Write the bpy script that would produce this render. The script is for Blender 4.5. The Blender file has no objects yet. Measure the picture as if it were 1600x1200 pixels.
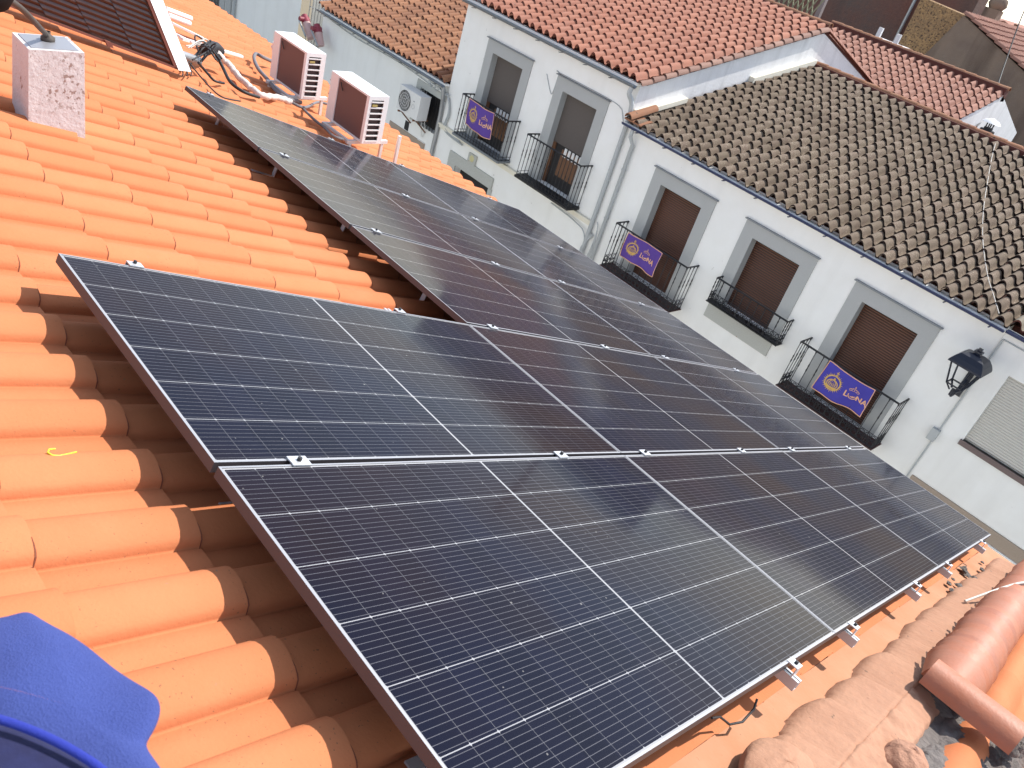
import bpy, math, random
from mathutils import Vector, Matrix
random.seed(7)
RAD = math.radians
S = bpy.context.scene
COL = S.collection

# ------------------------------------------------------------------ camera
FPX = 1288.98
CR = (Vector((0.64228481, 0.71772463, 0.2689639)), Vector((0.55654487, -0.19543857, -0.8075033)),
      Vector((-0.52699908, 0.66833758, -0.52497319)))
CAM = Vector((2.63732672, -0.82310604, 1.47654476))
TH = 0.30305116
cam_data = bpy.data.cameras.new('camera')
cam_data.sensor_width = 36.0
cam_data.lens = FPX / 1600 * 36
cam_data.clip_start = 0.05
cam_data.clip_end = 2000
cam_data.dof.use_dof = True
cam_data.dof.focus_distance = 4.0
cam_data.dof.aperture_fstop = 11.0
cam = bpy.data.objects.new('camera', cam_data)
m = Matrix((CR[0], -CR[1], -CR[2])).transposed().to_4x4()
m.translation = CAM
cam.matrix_world = m
COL.objects.link(cam)
S.camera = cam

# ------------------------------------------------------------------ light
SUN_EL, SUN_AZ = RAD(49), RAD(14)
world = bpy.data.worlds.new('World')
S.world = world
world.use_nodes = True
nt = world.node_tree
nt.nodes.clear()
sky = nt.nodes.new('ShaderNodeTexSky')
sky.sky_type = 'NISHITA'
sky.sun_disc = False
sky.sun_elevation = SUN_EL
sky.sun_rotation = SUN_AZ
sky.air_density = 1.0
sky.dust_density = 0.3
sky.ozone_density = 1.0
bg = nt.nodes.new('ShaderNodeBackground')
bg.inputs['Strength'].default_value = 0.14
wo = nt.nodes.new('ShaderNodeOutputWorld')
hs = nt.nodes.new('ShaderNodeHueSaturation')
hs.inputs['Saturation'].default_value = 0.6
nt.links.new(sky.outputs[0], hs.inputs['Color'])
nt.links.new(hs.outputs[0], bg.inputs['Color'])
nt.links.new(bg.outputs[0], wo.inputs['Surface'])
sl = bpy.data.lights.new('sun', 'SUN')
sl.energy = 3.05
sl.angle = RAD(0.53)
sl.color = (1.0, 0.95, 0.88)
sun = bpy.data.objects.new('sun', sl)
sdir = Vector((math.sin(SUN_AZ) * math.cos(SUN_EL), math.cos(SUN_AZ) * math.cos(SUN_EL), math.sin(SUN_EL)))
sun.rotation_euler = (-sdir).to_track_quat('-Z', 'Y').to_euler()
sun.location = (0, 0, 20)
COL.objects.link(sun)
S.view_settings.view_transform = 'Standard'
S.view_settings.look = 'None'
S.view_settings.exposure = 1.0
S.view_settings.gamma = 1.0

# ------------------------------------------------------------------ geometry helpers
def ray(px, py):
    a, b = (px - 800) / FPX, (py - 600) / FPX
    return CR[0] * a + CR[1] * b + CR[2]
def on(px, py, n, d):
    r = ray(px, py); n = Vector(n)
    return CAM + r * ((d - n.dot(CAM)) / n.dot(r))
W = 13.25
def F(px, py, y=W):
    p = on(px, py, (0, 1, 0), y); return p.x, p.z
NU = Vector((0, math.cos(TH), -math.sin(TH)))     # down the roof slope
NV = Vector((1, 0, 0))                            # along the street
NN = Vector((0, math.sin(TH), math.cos(TH)))      # roof normal
def P(u, v, h):                                   # roof coordinates
    return NU * u + NV * v + NN * h
def RP(px, py, h):                                # pixel -> point on roof plane at height h
    return on(px, py, NN, h)

class MB:
    def __init__(s): s.v = []; s.f = []; s.sm = []; s.mi = []
    def face(s, pts, smooth=False, mi=0):
        b = len(s.v); s.v += [tuple(p) for p in pts]; s.f.append(tuple(range(b, b + len(pts)))); s.sm.append(smooth); s.mi.append(mi)
    def faces(s, pts, fs, smooth=False, mi=0):
        b = len(s.v); s.v += [tuple(p) for p in pts]
        for f in fs: s.f.append(tuple(b + i for i in f)); s.sm.append(smooth); s.mi.append(mi)
    def hexa(s, p, mi=0):   # 8 pts: bottom 0-3 ccw, top 4-7
        s.faces(p, [(3, 2, 1, 0), (4, 5, 6, 7), (0, 1, 5, 4), (1, 2, 6, 5), (2, 3, 7, 6), (3, 0, 4, 7)], mi=mi)
    def box(s, a, b, mi=0):
        x0, y0, z0 = [min(a[i], b[i]) for i in range(3)]; x1, y1, z1 = [max(a[i], b[i]) for i in range(3)]
        s.hexa([(x0, y0, z0), (x1, y0, z0), (x1, y1, z0), (x0, y1, z0), (x0, y0, z1), (x1, y0, z1), (x1, y1, z1), (x0, y1, z1)], mi)
    def obox(s, o, ex, ey, ez, mi=0):   # oriented box from corner
        o = Vector(o); ex = Vector(ex); ey = Vector(ey); ez = Vector(ez)
        s.hexa([o, o + ex, o + ex + ey, o + ey, o + ez, o + ex + ez, o + ex + ey + ez, o + ey + ez], mi)
    def tube(s, pts, r, n=8, cap=True, smooth=True, flat=1.0, mi=0):
        pts = [Vector(p) for p in pts]
        rs = r if isinstance(r, (list, tuple)) else [r] * len(pts)
        prev = None; rings = []
        for i, p in enumerate(pts):
            t = (pts[min(i + 1, len(pts) - 1)] - pts[max(i - 1, 0)]).normalized()
            if prev is None:
                a = Vector((0, 0, 1)) if abs(t.z) < 0.9 else Vector((1, 0, 0))
                x = t.cross(a).normalized()
            else:
                x = (prev - t * prev.dot(t)).normalized()
            prev = x; y = t.cross(x)
            rings.append([p + (x * math.cos(2 * math.pi * k / n) + y * math.sin(2 * math.pi * k / n) * flat) * rs[i] for k in range(n)])
        V = [q for rg in rings for q in rg]; Fs = []
        for i in range(len(rings) - 1):
            for k in range(n):
                Fs.append((i * n + k, i * n + (k + 1) % n, (i + 1) * n + (k + 1) % n, (i + 1) * n + k))
        s.faces(V, Fs, smooth, mi)
        if cap:
            s.face(rings[0][::-1], False, mi); s.face(rings[-1], False, mi)
    def bar(s, a, b, w, d=None, up=(0, 0, 1)):
        a = Vector(a); b = Vector(b); t = (b - a).normalized(); up = Vector(up)
        x = t.cross(up)
        if x.length < 1e-3: x = t.cross(Vector((1, 0, 0)))
        x.normalize(); y = x.cross(t).normalized(); d = d or w
        o = a - x * w / 2 - y * d / 2
        s.obox(o, b - a, x * w, y * d)
    def prism(s, poly, vec, mi=0):     # extrude planar polygon
        vec = Vector(vec); n = len(poly); A = [Vector(p) for p in poly]; B = [p + vec for p in A]
        s.faces(A + B, [tuple(range(n))[::-1], tuple(range(n, 2 * n))] + [(i, (i + 1) % n, n + (i + 1) % n, n + i) for i in range(n)], mi=mi)
    def torus(s, c, ax, ay, R, r, n=10, m=4):
        pts = [Vector(c) + Vector(ax) * R * math.cos(2 * math.pi * k / n) + Vector(ay) * R * math.sin(2 * math.pi * k / n) for k in range(n + 1)]
        s.tube(pts, r, m, cap=False, smooth=False)
    def lathe(s, prof, c, ax=Vector((1, 0, 0)), ay=Vector((0, 1, 0)), az=Vector((0, 0, 1)), n=16, smooth=True):
        c = Vector(c); V = []; Fs = []
        for r, z in prof:
            for k in range(n):
                a = 2 * math.pi * k / n; V.append(c + ax * r * math.cos(a) + ay * r * math.sin(a) + az * z)
        for i in range(len(prof) - 1):
            for k in range(n):
                Fs.append((i * n + k, i * n + (k + 1) % n, (i + 1) * n + (k + 1) % n, (i + 1) * n + k))
        s.faces(V, Fs, smooth)
    def grid(s, rows, smooth=True, mi=0):
        nr, nc = len(rows), len(rows[0]); V = [p for r in rows for p in r]
        s.faces(V, [(i * nc + j, i * nc + j + 1, (i + 1) * nc + j + 1, (i + 1) * nc + j) for i in range(nr - 1) for j in range(nc - 1)], smooth, mi)
    def build(s, name, mat, parent=None, **kw):
        me = bpy.data.meshes.new(name)
        me.from_pydata(s.v, [], s.f)
        me.polygons.foreach_set('use_smooth', s.sm)
        mats = mat if isinstance(mat, (list, tuple)) else [mat]
        for q in mats: me.materials.append(q)
        if len(mats) > 1: me.polygons.foreach_set('material_index', s.mi)
        me.update()
        o = bpy.data.objects.new(name, me); COL.objects.link(o)
        if parent is not None:
            o.parent = parent
            o.matrix_parent_inverse = Matrix.Translation(parent.location).inverted() if parent.parent is None and parent.type == 'EMPTY' else Matrix()
        for k, val in kw.items(): o[k] = val
        return o

def smooth(pts, n=6):
    pts = [Vector(p) for p in pts]; out = []
    for i in range(len(pts) - 1):
        p0 = pts[max(i - 1, 0)]; p1 = pts[i]; p2 = pts[i + 1]; p3 = pts[min(i + 2, len(pts) - 1)]
        for k in range(n):
            t = k / n
            out.append(0.5 * ((2 * p1) + (p2 - p0) * t + (2 * p0 - 5 * p1 + 4 * p2 - p3) * t * t + (3 * p1 - p0 - 3 * p2 + p3) * t ** 3))
    out.append(pts[-1]); return out
smooth_ = smooth

def thing(name, label, cat, loc=(0, 0, 0), group=None):
    o = bpy.data.objects.new(name, None); COL.objects.link(o); o.location = loc
    o.empty_display_size = 0.1
    o['label'] = label; o['category'] = cat
    if group: o['group'] = group
    return o

# ------------------------------------------------------------------ materials
def mat(name, color, rough=0.7, metal=0.0, spec=0.5, noise=None, bump=None, spots=None, island=None, coat=0.0, streak=None, plain=None):
    """noise=(scale, amount, color2) ; bump=(scale,strength) ; spots=(scale,threshold,color) ; island=amount of value change per tile"""
    M = bpy.data.materials.new(name); M.use_nodes = True
    N = M.node_tree.nodes; L = M.node_tree.links
    b = N['Principled BSDF']
    b.inputs['Roughness'].default_value = rough; b.inputs['Metallic'].default_value = metal
    b.inputs['Specular IOR Level'].default_value = spec
    if coat: b.inputs['Coat Weight'].default_value = coat
    tc = N.new('ShaderNodeTexCoord')
    cur = N.new('ShaderNodeRGB'); cur.outputs[0].default_value = (*color, 1); cur = cur.outputs[0]
    def mixc(fac, a, c2, typ='MIX'):
        x = N.new('ShaderNodeMix'); x.data_type = 'RGBA'; x.blend_type = typ
        if isinstance(fac, float): x.inputs[0].default_value = fac
        else: L.new(fac, x.inputs[0])
        L.new(a, x.inputs[6])
        if isinstance(c2, tuple): x.inputs[7].default_value = (*c2, 1)
        else: L.new(c2, x.inputs[7])
        return x.outputs[2]
    def ntex(scale, det=6, rg=0.6):
        t = N.new('ShaderNodeTexNoise'); t.inputs['Scale'].default_value = scale; t.inputs['Detail'].default_value = det
        t.inputs['Roughness'].default_value = rg
        L.new(tc.outputs['Object'], t.inputs['Vector']); return t.outputs['Fac']
    def ramp(sock, a, bb):
        r = N.new('ShaderNodeMapRange'); r.inputs['From Min'].default_value = a; r.inputs['From Max'].default_value = bb
        r.clamp = True; L.new(sock, r.inputs['Value']); return r.outputs[0]
    if island:
        g = N.new('ShaderNodeNewGeometry')
        c2 = tuple(min(1, x) for x in island[1])
        r = N.new('ShaderNodeMath'); r.operation = 'MULTIPLY'; r.inputs[1].default_value = island[0]
        L.new(g.outputs['Random Per Island'], r.inputs[0]); cur = mixc(r.outputs[0], cur, c2)
    for nz in (noise if isinstance(noise, list) else [noise] if noise else []):
        f = ramp(ntex(nz[0]), 0.35, 0.7)
        mu = N.new('ShaderNodeMath'); mu.operation = 'MULTIPLY'; mu.inputs[1].default_value = nz[1]; L.new(f, mu.inputs[0])
        cur = mixc(mu.outputs[0], cur, nz[2])
    if streak:
        mp = N.new('ShaderNodeMapping'); mp.inputs['Scale'].default_value = (streak[0], streak[0], streak[0] * 0.09); L.new(tc.outputs['Object'], mp.inputs['Vector'])
        t = N.new('ShaderNodeTexNoise'); t.inputs['Scale'].default_value = 1.0; t.inputs['Detail'].default_value = 5; L.new(mp.outputs[0], t.inputs['Vector'])
        f = ramp(t.outputs['Fac'], 0.52, 0.75); mu = N.new('ShaderNodeMath'); mu.operation = 'MULTIPLY'; mu.inputs[1].default_value = streak[1]; L.new(f, mu.inputs[0])
        cur = mixc(mu.outputs[0], cur, streak[2])
    for sp in (spots if isinstance(spots, list) else [spots] if spots else []):
        f = ramp(ntex(sp[0], 3, 0.5), sp[1], sp[1] + 0.03)
        if len(sp) > 3:
            f2 = ramp(ntex(sp[3], 2), sp[4], sp[4] + 0.1)
            mm = N.new('ShaderNodeMath'); mm.operation = 'MULTIPLY'; L.new(f, mm.inputs[0]); L.new(f2, mm.inputs[1]); f = mm.outputs[0]
        cur = mixc(f, cur, sp[2])
    L.new(cur, b.inputs['Base Color'])
    if bump:
        bn = N.new('ShaderNodeBump'); bn.inputs['Strength'].default_value = bump[1]; bn.inputs['Distance'].default_value = bump[2] if len(bump) > 2 else 0.01
        L.new(ntex(bump[0], 8), bn.inputs['Height']); L.new(bn.outputs[0], b.inputs['Normal'])
    return M

M_TILE = mat('orange_clay', (0.585, 0.205, 0.086), 0.8, spec=0.2, island=(0.7, (0.47, 0.145, 0.054)), noise=[(2.3, 0.5, (0.58, 0.225, 0.105)), (14, 0.25, (0.49, 0.16, 0.065)), (0.7, 0.35, (0.56, 0.205, 0.09))],
             spots=[(120, 0.675, (0.26, 0.12, 0.06), 3.3, 0.48), (40, 0.74, (0.36, 0.2, 0.11), 2.2, 0.48)], bump=(90, 0.3, 0.005))
M_TILE_PINK = mat('salmon_clay', (0.41, 0.165, 0.10), 0.85, island=(0.9, (0.29, 0.10, 0.058)), noise=[(7, 0.5, (0.27, 0.145, 0.10)), (1.0, 0.4, (0.36, 0.17, 0.12))],
                  spots=(9, 0.66, (0.10, 0.05, 0.035), 30, 0.5), bump=(60, 0.3, 0.006))
M_TILE_TAN = mat('tan_clay', (0.37, 0.17, 0.085), 0.85, island=(0.95, (0.24, 0.10, 0.052)), noise=(6, 0.5, (0.24, 0.135, 0.08)),
                 spots=(11, 0.67, (0.10, 0.06, 0.04)), bump=(60, 0.3, 0.006))
M_TILE_GREY = mat('lichen_grey_clay', (0.185, 0.135, 0.096), 0.95, island=(0.95, (0.12, 0.084, 0.058)), noise=[(34, 0.8, (0.09, 0.058, 0.040)), (1.2, 0.5, (0.23, 0.165, 0.125)), (6, 0.4, (0.17, 0.145, 0.09))],
                  spots=[(40, 0.60, (0.32, 0.27, 0.20), 1.2, 0.44), (16, 0.72, (0.12, 0.12, 0.04))], bump=(70, 0.6, 0.012))
M_TILE_ROSE = mat('rose_clay', (0.36, 0.165, 0.115), 0.85, island=(0.8, (0.27, 0.12, 0.085)), noise=(5, 0.4, (0.25, 0.155, 0.115)), bump=(50, 0.3, 0.006))
M_UNDER = mat('dark_clay', (0.10, 0.03, 0.022), 0.9)
M_MORTAR = mat('pale_mortar', (0.44, 0.235, 0.145), 0.95, noise=[(4, 0.6, (0.35, 0.17, 0.10)), (45, 0.35, (0.31, 0.18, 0.12))],
               spots=(26, 0.70, (0.2, 0.12, 0.08), 4, 0.5), bump=(28, 0.5, 0.015))
M_MORTAR_DK = mat('grey_mortar', (0.19, 0.165, 0.15), 0.95, noise=(18, 0.6, (0.07, 0.065, 0.06)), bump=(40, 0.9, 0.02))
M_MORTAR_CRACK = mat('cracked_mortar', (0.42, 0.22, 0.14), 0.9, noise=(8, 0.5, (0.33, 0.17, 0.11)), spots=(17, 0.64, (0.2, 0.1, 0.07)), bump=(16, 1.0, 0.03))
M_RIDGE = mat('ridge_clay', (0.47, 0.165, 0.08), 0.5, spec=0.4, island=(0.7, (0.36, 0.12, 0.065)), noise=[(5, 0.5, (0.42, 0.21, 0.14)), (40, 0.3, (0.3, 0.13, 0.08))], bump=(60, 0.25, 0.006))
M_WALL = mat('white_render', (0.87, 0.865, 0.83), 0.9, noise=[(0.6, 0.5, (0.81, 0.81, 0.79)), (3, 0.25, (0.74, 0.72, 0.66))], streak=(3.2, 0.25, (0.68, 0.67, 0.64)), spots=(9, 0.74, (0.6, 0.58, 0.54)), bump=(35, 0.25, 0.008))
M_WALL_OLD = mat('old_white_render', (0.80, 0.80, 0.80), 0.9, noise=[(1.2, 0.5, (0.66, 0.66, 0.68)), (5, 0.3, (0.6, 0.59, 0.57))], streak=(4, 0.5, (0.5, 0.5, 0.5)), bump=(20, 0.4, 0.012))
M_CREAM = mat('cream_render', (0.78, 0.74, 0.62), 0.9, noise=(6, 0.4, (0.66, 0.6, 0.48)), bump=(30, 0.3, 0.006))
M_GRANITE = mat('grey_surround', (0.42, 0.425, 0.41), 0.85, noise=[(90, 0.35, (0.3, 0.31, 0.32)), (4, 0.25, (0.45, 0.46, 0.46))], bump=(80, 0.2, 0.004))
M_GRANITE_T = mat('tan_granite', (0.40, 0.32, 0.25), 0.9, noise=(60, 0.6, (0.26, 0.2, 0.155)), bump=(70, 0.3, 0.004))
M_GRANITE_G = mat('greenish_granite', (0.48, 0.485, 0.45), 0.9, noise=(50, 0.5, (0.34, 0.34, 0.30)), spots=(14, 0.7, (0.3, 0.2, 0.12)), bump=(70, 0.3, 0.004))
M_IRON = mat('black_iron', (0.025, 0.024, 0.026), 0.5, metal=0.3)
M_STEEL = mat('galvanised_steel', (0.36, 0.37, 0.38), 0.45, metal=0.6, noise=(8, 0.4, (0.3, 0.3, 0.3)))
M_PIPE = mat('grey_plastic_pipe', (0.42, 0.44, 0.44), 0.5)
M_GUTTER_B = mat('navy_gutter', (0.035, 0.045, 0.11), 0.35, spec=0.6)
M_GUTTER_G = mat('zinc_gutter', (0.20, 0.215, 0.23), 0.45, metal=0.3)
M_ALU = mat('aluminium', (0.66, 0.67, 0.69), 0.45, metal=0.6, noise=(30, 0.4, (0.5, 0.5, 0.52)))
M_ALU_DULL = mat('anodised_frame', (0.40, 0.40, 0.42), 0.45, metal=0.5)
M_WHITE = mat('white_enamel', (0.83, 0.83, 0.82), 0.4)
M_WHITE_D = mat('white_plastic', (0.75, 0.74, 0.72), 0.5, noise=(20, 0.3, (0.6, 0.58, 0.54)))
M_DARK = mat('dark_interior', (0.02, 0.018, 0.018), 0.8)
M_BLACK = mat('black_rubber', (0.02, 0.02, 0.022), 0.6)
M_CABLE_W = mat('white_cable', (0.58, 0.55, 0.49), 0.6)
M_GREYCABLE = mat('grey_foam_pipe', (0.17, 0.165, 0.175), 0.8, bump=(60, 0.6, 0.01))
M_TAPE = mat('white_tape', (0.74, 0.67, 0.62), 0.7, noise=(20, 0.5, (0.5, 0.38, 0.32)), bump=(40, 0.7, 0.01))
M_RUST = mat('rust', (0.18, 0.08, 0.04), 0.9)
M_WOOD = mat('varnished_wood', (0.16, 0.07, 0.03), 0.5, noise=(10, 0.5, (0.09, 0.035, 0.015)))
M_CHIM = mat('flaking_whitewash', (0.70, 0.675, 0.67), 0.95, noise=[(5, 0.4, (0.54, 0.49, 0.49)), (50, 0.3, (0.55, 0.5, 0.5))], spots=[(38, 0.57, (0.34, 0.25, 0.22), 5.0, 0.52), (10, 0.66, (0.36, 0.25, 0.21)), (90, 0.66, (0.35, 0.3, 0.28))], bump=(30, 0.6, 0.01))
M_BARN = mat('brown_render', (0.25, 0.18, 0.13), 0.95, streak=(1.3, 0.95, (0.09, 0.06, 0.045)), noise=[(0.8, 0.6, (0.14, 0.10, 0.085)), (4, 0.4, (0.24, 0.19, 0.15))], bump=(20, 0.5, 0.03))
M_STONE = mat('ochre_rubble_stone', (0.48, 0.29, 0.13), 0.95, noise=[(0.6, 0.7, (0.25, 0.15, 0.09)), (9, 0.8, (0.18, 0.12, 0.075))], spots=(13, 0.57, (0.10, 0.06, 0.04)), bump=(10, 1.0, 0.08))
M_REDWALL = mat('dark_red_render', (0.15, 0.062, 0.048), 0.95, streak=(0.9, 0.7, (0.07, 0.055, 0.05)), noise=[(0.35, 1.0, (0.095, 0.08, 0.072)), (5, 0.5, (0.18, 0.085, 0.06))], bump=(10, 0.6, 0.04))
M_TREE = mat('dark_foliage', (0.035, 0.055, 0.03), 0.9, island=(0.9, (0.07, 0.09, 0.05)))
M_GROUND = mat('street_paving', (0.17, 0.165, 0.155), 0.9, noise=(2, 0.5, (0.12, 0.12, 0.115)), bump=(30, 0.3, 0.01))
M_LAND = mat('dry_ground', (0.22, 0.18, 0.12), 0.95, noise=(0.05, 0.6, (0.10, 0.11, 0.05)))
M_PURPLE = mat('purple_cloth', (0.105, 0.05, 0.29), 0.85, noise=(7, 0.35, (0.075, 0.03, 0.21)), bump=(9, 0.5, 0.02))
M_BLUECL = mat('blue_violet_cloth', (0.06, 0.05, 0.36), 0.85, noise=(7, 0.3, (0.045, 0.035, 0.27)), bump=(9, 0.5, 0.02))
M_GOLD = mat('gold_print', (0.66, 0.42, 0.12), 0.7, noise=(40, 0.5, (0.4, 0.2, 0.06)))
M_PEACH = mat('peach_print', (0.78, 0.42, 0.25), 0.75)
M_FLEECE = mat('royal_blue_fleece', (0.042, 0.066, 0.25), 1.0, noise=[(9, 0.7, (0.026, 0.038, 0.165)), (420, 0.5, (0.07, 0.10, 0.32))], bump=(420, 0.6, 0.004))
M_NAVY = mat('navy_cotton', (0.012, 0.014, 0.06), 0.95, noise=(60, 0.4, (0.02, 0.025, 0.1)), bump=(300, 0.4, 0.003))
M_PIPING = mat('blue_piping', (0.02, 0.035, 0.3), 0.9, bump=(300, 0.5, 0.003))
M_SKIN = mat('skin', (0.5, 0.27, 0.18), 0.6)
M_YELLOW = mat('yellow_plastic', (0.75, 0.62, 0.04), 0.4)
M_RED = mat('red_plastic', (0.26, 0.035, 0.055), 0.5)
M_PINKPL = mat('faded_pink_plastic', (0.55, 0.36, 0.34), 0.6)
M_BLIND = mat('taupe_blind', (0.115, 0.098, 0.088), 0.9, noise=(30, 0.3, (0.09, 0.075, 0.065)))
M_LAMPBLUE = mat('blue_black_paint', (0.007, 0.010, 0.022), 0.4)
M_CERAMIC = mat('glazed_tile', (0.6, 0.55, 0.3), 0.3)
M_FIN = mat('coil_fins', (0.07, 0.04, 0.04), 0.6, metal=0.3, noise=(30, 0.4, (0.09, 0.05, 0.045)))

def slatmat(name, c1, c2, period, axis='Z', duty=0.3, rough=0.6, ang=None):
    M = mat(name, c1, rough)
    N = M.node_tree.nodes; L = M.node_tree.links; b = N['Principled BSDF']
    tc = N.new('ShaderNodeTexCoord'); sx = N.new('ShaderNodeSeparateXYZ'); L.new(tc.outputs['Object'], sx.inputs[0])
    d = N.new('ShaderNodeMath'); d.operation = 'DIVIDE'; d.inputs[1].default_value = period; L.new(sx.outputs[axis], d.inputs[0])
    f = N.new('ShaderNodeMath'); f.operation = 'FRACT'; L.new(d.outputs[0], f.inputs[0])
    lt = N.new('ShaderNodeMath'); lt.operation = 'LESS_THAN'; lt.inputs[1].default_value = duty; L.new(f.outputs[0], lt.inputs[0])
    x = N.new('ShaderNodeMix'); x.data_type = 'RGBA'; x.inputs[6].default_value = (*c1, 1); x.inputs[7].default_value = (*c2, 1); L.new(lt.outputs[0], x.inputs[0])
    L.new(x.outputs[2], b.inputs['Base Color'])
    return M
M_FINS = slatmat('condenser_fins', (0.17, 0.095, 0.085), (0.12, 0.06, 0.055), 0.012, 'X', 0.4)

# glass laminate of a solar panel: cells, busbars and gaps, laid out in the panel's own metres
PL, PW_, FR = 2.086, 1.134, 0.0065
def solar_mat():
    M = bpy.data.materials.new('solar_cells'); M.use_nodes = True
    N = M.node_tree.nodes; L = M.node_tree.links; b = N['Principled BSDF']
    tc = N.new('ShaderNodeTexCoord'); sx = N.new('ShaderNodeSeparateXYZ'); L.new(tc.outputs['Object'], sx.inputs[0])
    def mth(op, a, bb=None, c=None):
        n = N.new('ShaderNodeMath'); n.operation = op
        for i, q in enumerate((a, bb, c)):
            if q is None: continue
            if isinstance(q, (int, float)): n.inputs[i].default_value = q
            else: L.new(q, n.inputs[i])
        return n.outputs[0]
    X, Y = sx.outputs['X'], sx.outputs['Y']           # X along length 0..PL, Y across 0..PW_
    mid = PL / 2
    hx = mth('ABSOLUTE', mth('SUBTRACT', X, mid))      # distance from middle line
    half = mid - 0.011 - 0.005
    cx = half / 11
    ux = mth('SUBTRACT', hx, 0.005)
    my0 = 0.011; cy = (PW_ - 2 * my0) / 6
    uy = mth('SUBTRACT', Y, my0)
    def edge(s, per):   # distance to nearest multiple of per
        fr = mth('FRACT', mth('DIVIDE', s, per)); return mth('MULTIPLY', mth('MINIMUM', fr, mth('SUBTRACT', 1.0, fr)), per)
    ex = edge(ux, cx); ey = edge(uy, cy)
    gx = mth('LESS_THAN', ex, 0.0007); gy = mth('LESS_THAN', ey, 0.0012)
    midl = mth('LESS_THAN', hx, 0.0040)
    outx = mth('GREATER_THAN', hx, mid - 0.0112)
    oy = mth('GREATER_THAN', mth('ABSOLUTE', mth('SUBTRACT', Y, PW_ / 2)), PW_ / 2 - 0.0112)
    dia = mth('LESS_THAN', mth('ADD', ex, ey), 0.0046)
    gap = gy
    for q in (midl, outx, oy, dia): gap = mth('MAXIMUM', gap, q)
    bb = edge(mth('ADD', uy, cy / 20), cy / 10)
    bus = mth('LESS_THAN', bb, 0.00070)
    # per-cell tone
    cellid = N.new('ShaderNodeCombineXYZ'); L.new(mth('FLOOR', mth('DIVIDE', X, cx)), cellid.inputs[0]); L.new(mth('FLOOR', mth('DIVIDE', uy, cy)), cellid.inputs[1])
    wn = N.new('ShaderNodeTexWhiteNoise'); L.new(cellid.outputs[0], wn.inputs['Vector'])
    def mix(f, a, c):
        x = N.new('ShaderNodeMix'); x.data_type = 'RGBA'
        if isinstance(f, float): x.inputs[0].default_value = f
        else: L.new(f, x.inputs[0])
        for i, q in ((6, a), (7, c)):
            if isinstance(q, tuple): x.inputs[i].default_value = (*q, 1)
            else: L.new(q, x.inputs[i])
        return x.outputs[2]
    cell = mix(wn.outputs['Value'], (0.0030, 0.004, 0.013), (0.0050, 0.006, 0.019))
    nb_ = N.new('ShaderNodeTexNoise'); nb_.inputs['Scale'].default_value = 0.9; nb_.inputs['Detail'].default_value = 2; L.new(tc.outputs['Object'], nb_.inputs['Vector'])
    oi = N.new('ShaderNodeObjectInfo'); L.new(mth('ADD', mth('MULTIPLY', nb_.outputs['Fac'], 0.6), mth('MULTIPLY', oi.outputs['Random'], 0.0)), N.new('ShaderNodeMath').inputs[0])
    mr = N.new('ShaderNodeMapRange'); mr.inputs['From Min'].default_value = 0.42; mr.inputs['From Max'].default_value = 0.62; L.new(nb_.outputs['Fac'], mr.inputs['Value'])
    cell = mix(mr.outputs[0], cell, (0.013, 0.0055, 0.0065))  # brown noise patches: coating tint and roof reflections painted into the cells
    c = mix(mth('MULTIPLY', gx, 0.8), cell, (0.14, 0.14, 0.15))
    c = mix(bus, c, (0.11, 0.11, 0.125))
    c = mix(gap, c, (0.34, 0.34, 0.35))
    # thin dust film and small dried drops
    nz = N.new('ShaderNodeTexNoise'); nz.inputs['Scale'].default_value = 3.5; nz.inputs['Detail'].default_value = 6; L.new(tc.outputs['Object'], nz.inputs['Vector'])
    dust = mth('MULTIPLY', nz.outputs['Fac'], 0.006)
    c = mix(dust, c, (0.42, 0.36, 0.31))
    nz2 = N.new('ShaderNodeTexNoise'); nz2.inputs['Scale'].default_value = 60; nz2.inputs['Detail'].default_value = 1; L.new(tc.outputs['Object'], nz2.inputs['Vector'])
    c = mix(mth('MULTIPLY', mth('GREATER_THAN', nz2.outputs['Fac'], 0.79), 0.3), c, (0.5, 0.48, 0.45))
    L.new(c, b.inputs['Base Color'])
    b.inputs['Roughness'].default_value = 0.5
    b.inputs['Specular IOR Level'].default_value = 0.03
    b.inputs['Coat Weight'].default_value = 0.72
    b.inputs['Coat Roughness'].default_value = 0.085
    b.inputs['Coat IOR'].default_value = 1.15
    return M
M_SOLAR = solar_mat()

# ------------------------------------------------------------------ setting: ground, street
g = MB(); g.face([(-900, -900, -8.74), (900, -900, -8.74), (900, 900, -8.74), (-900, 900, -8.74)])
g.build('ground', M_LAND, kind='structure')
g = MB(); g.box((-60, 6.6, -8.73), (40, W, -8.6)); g.build('street', M_GROUND, kind='structure')

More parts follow.
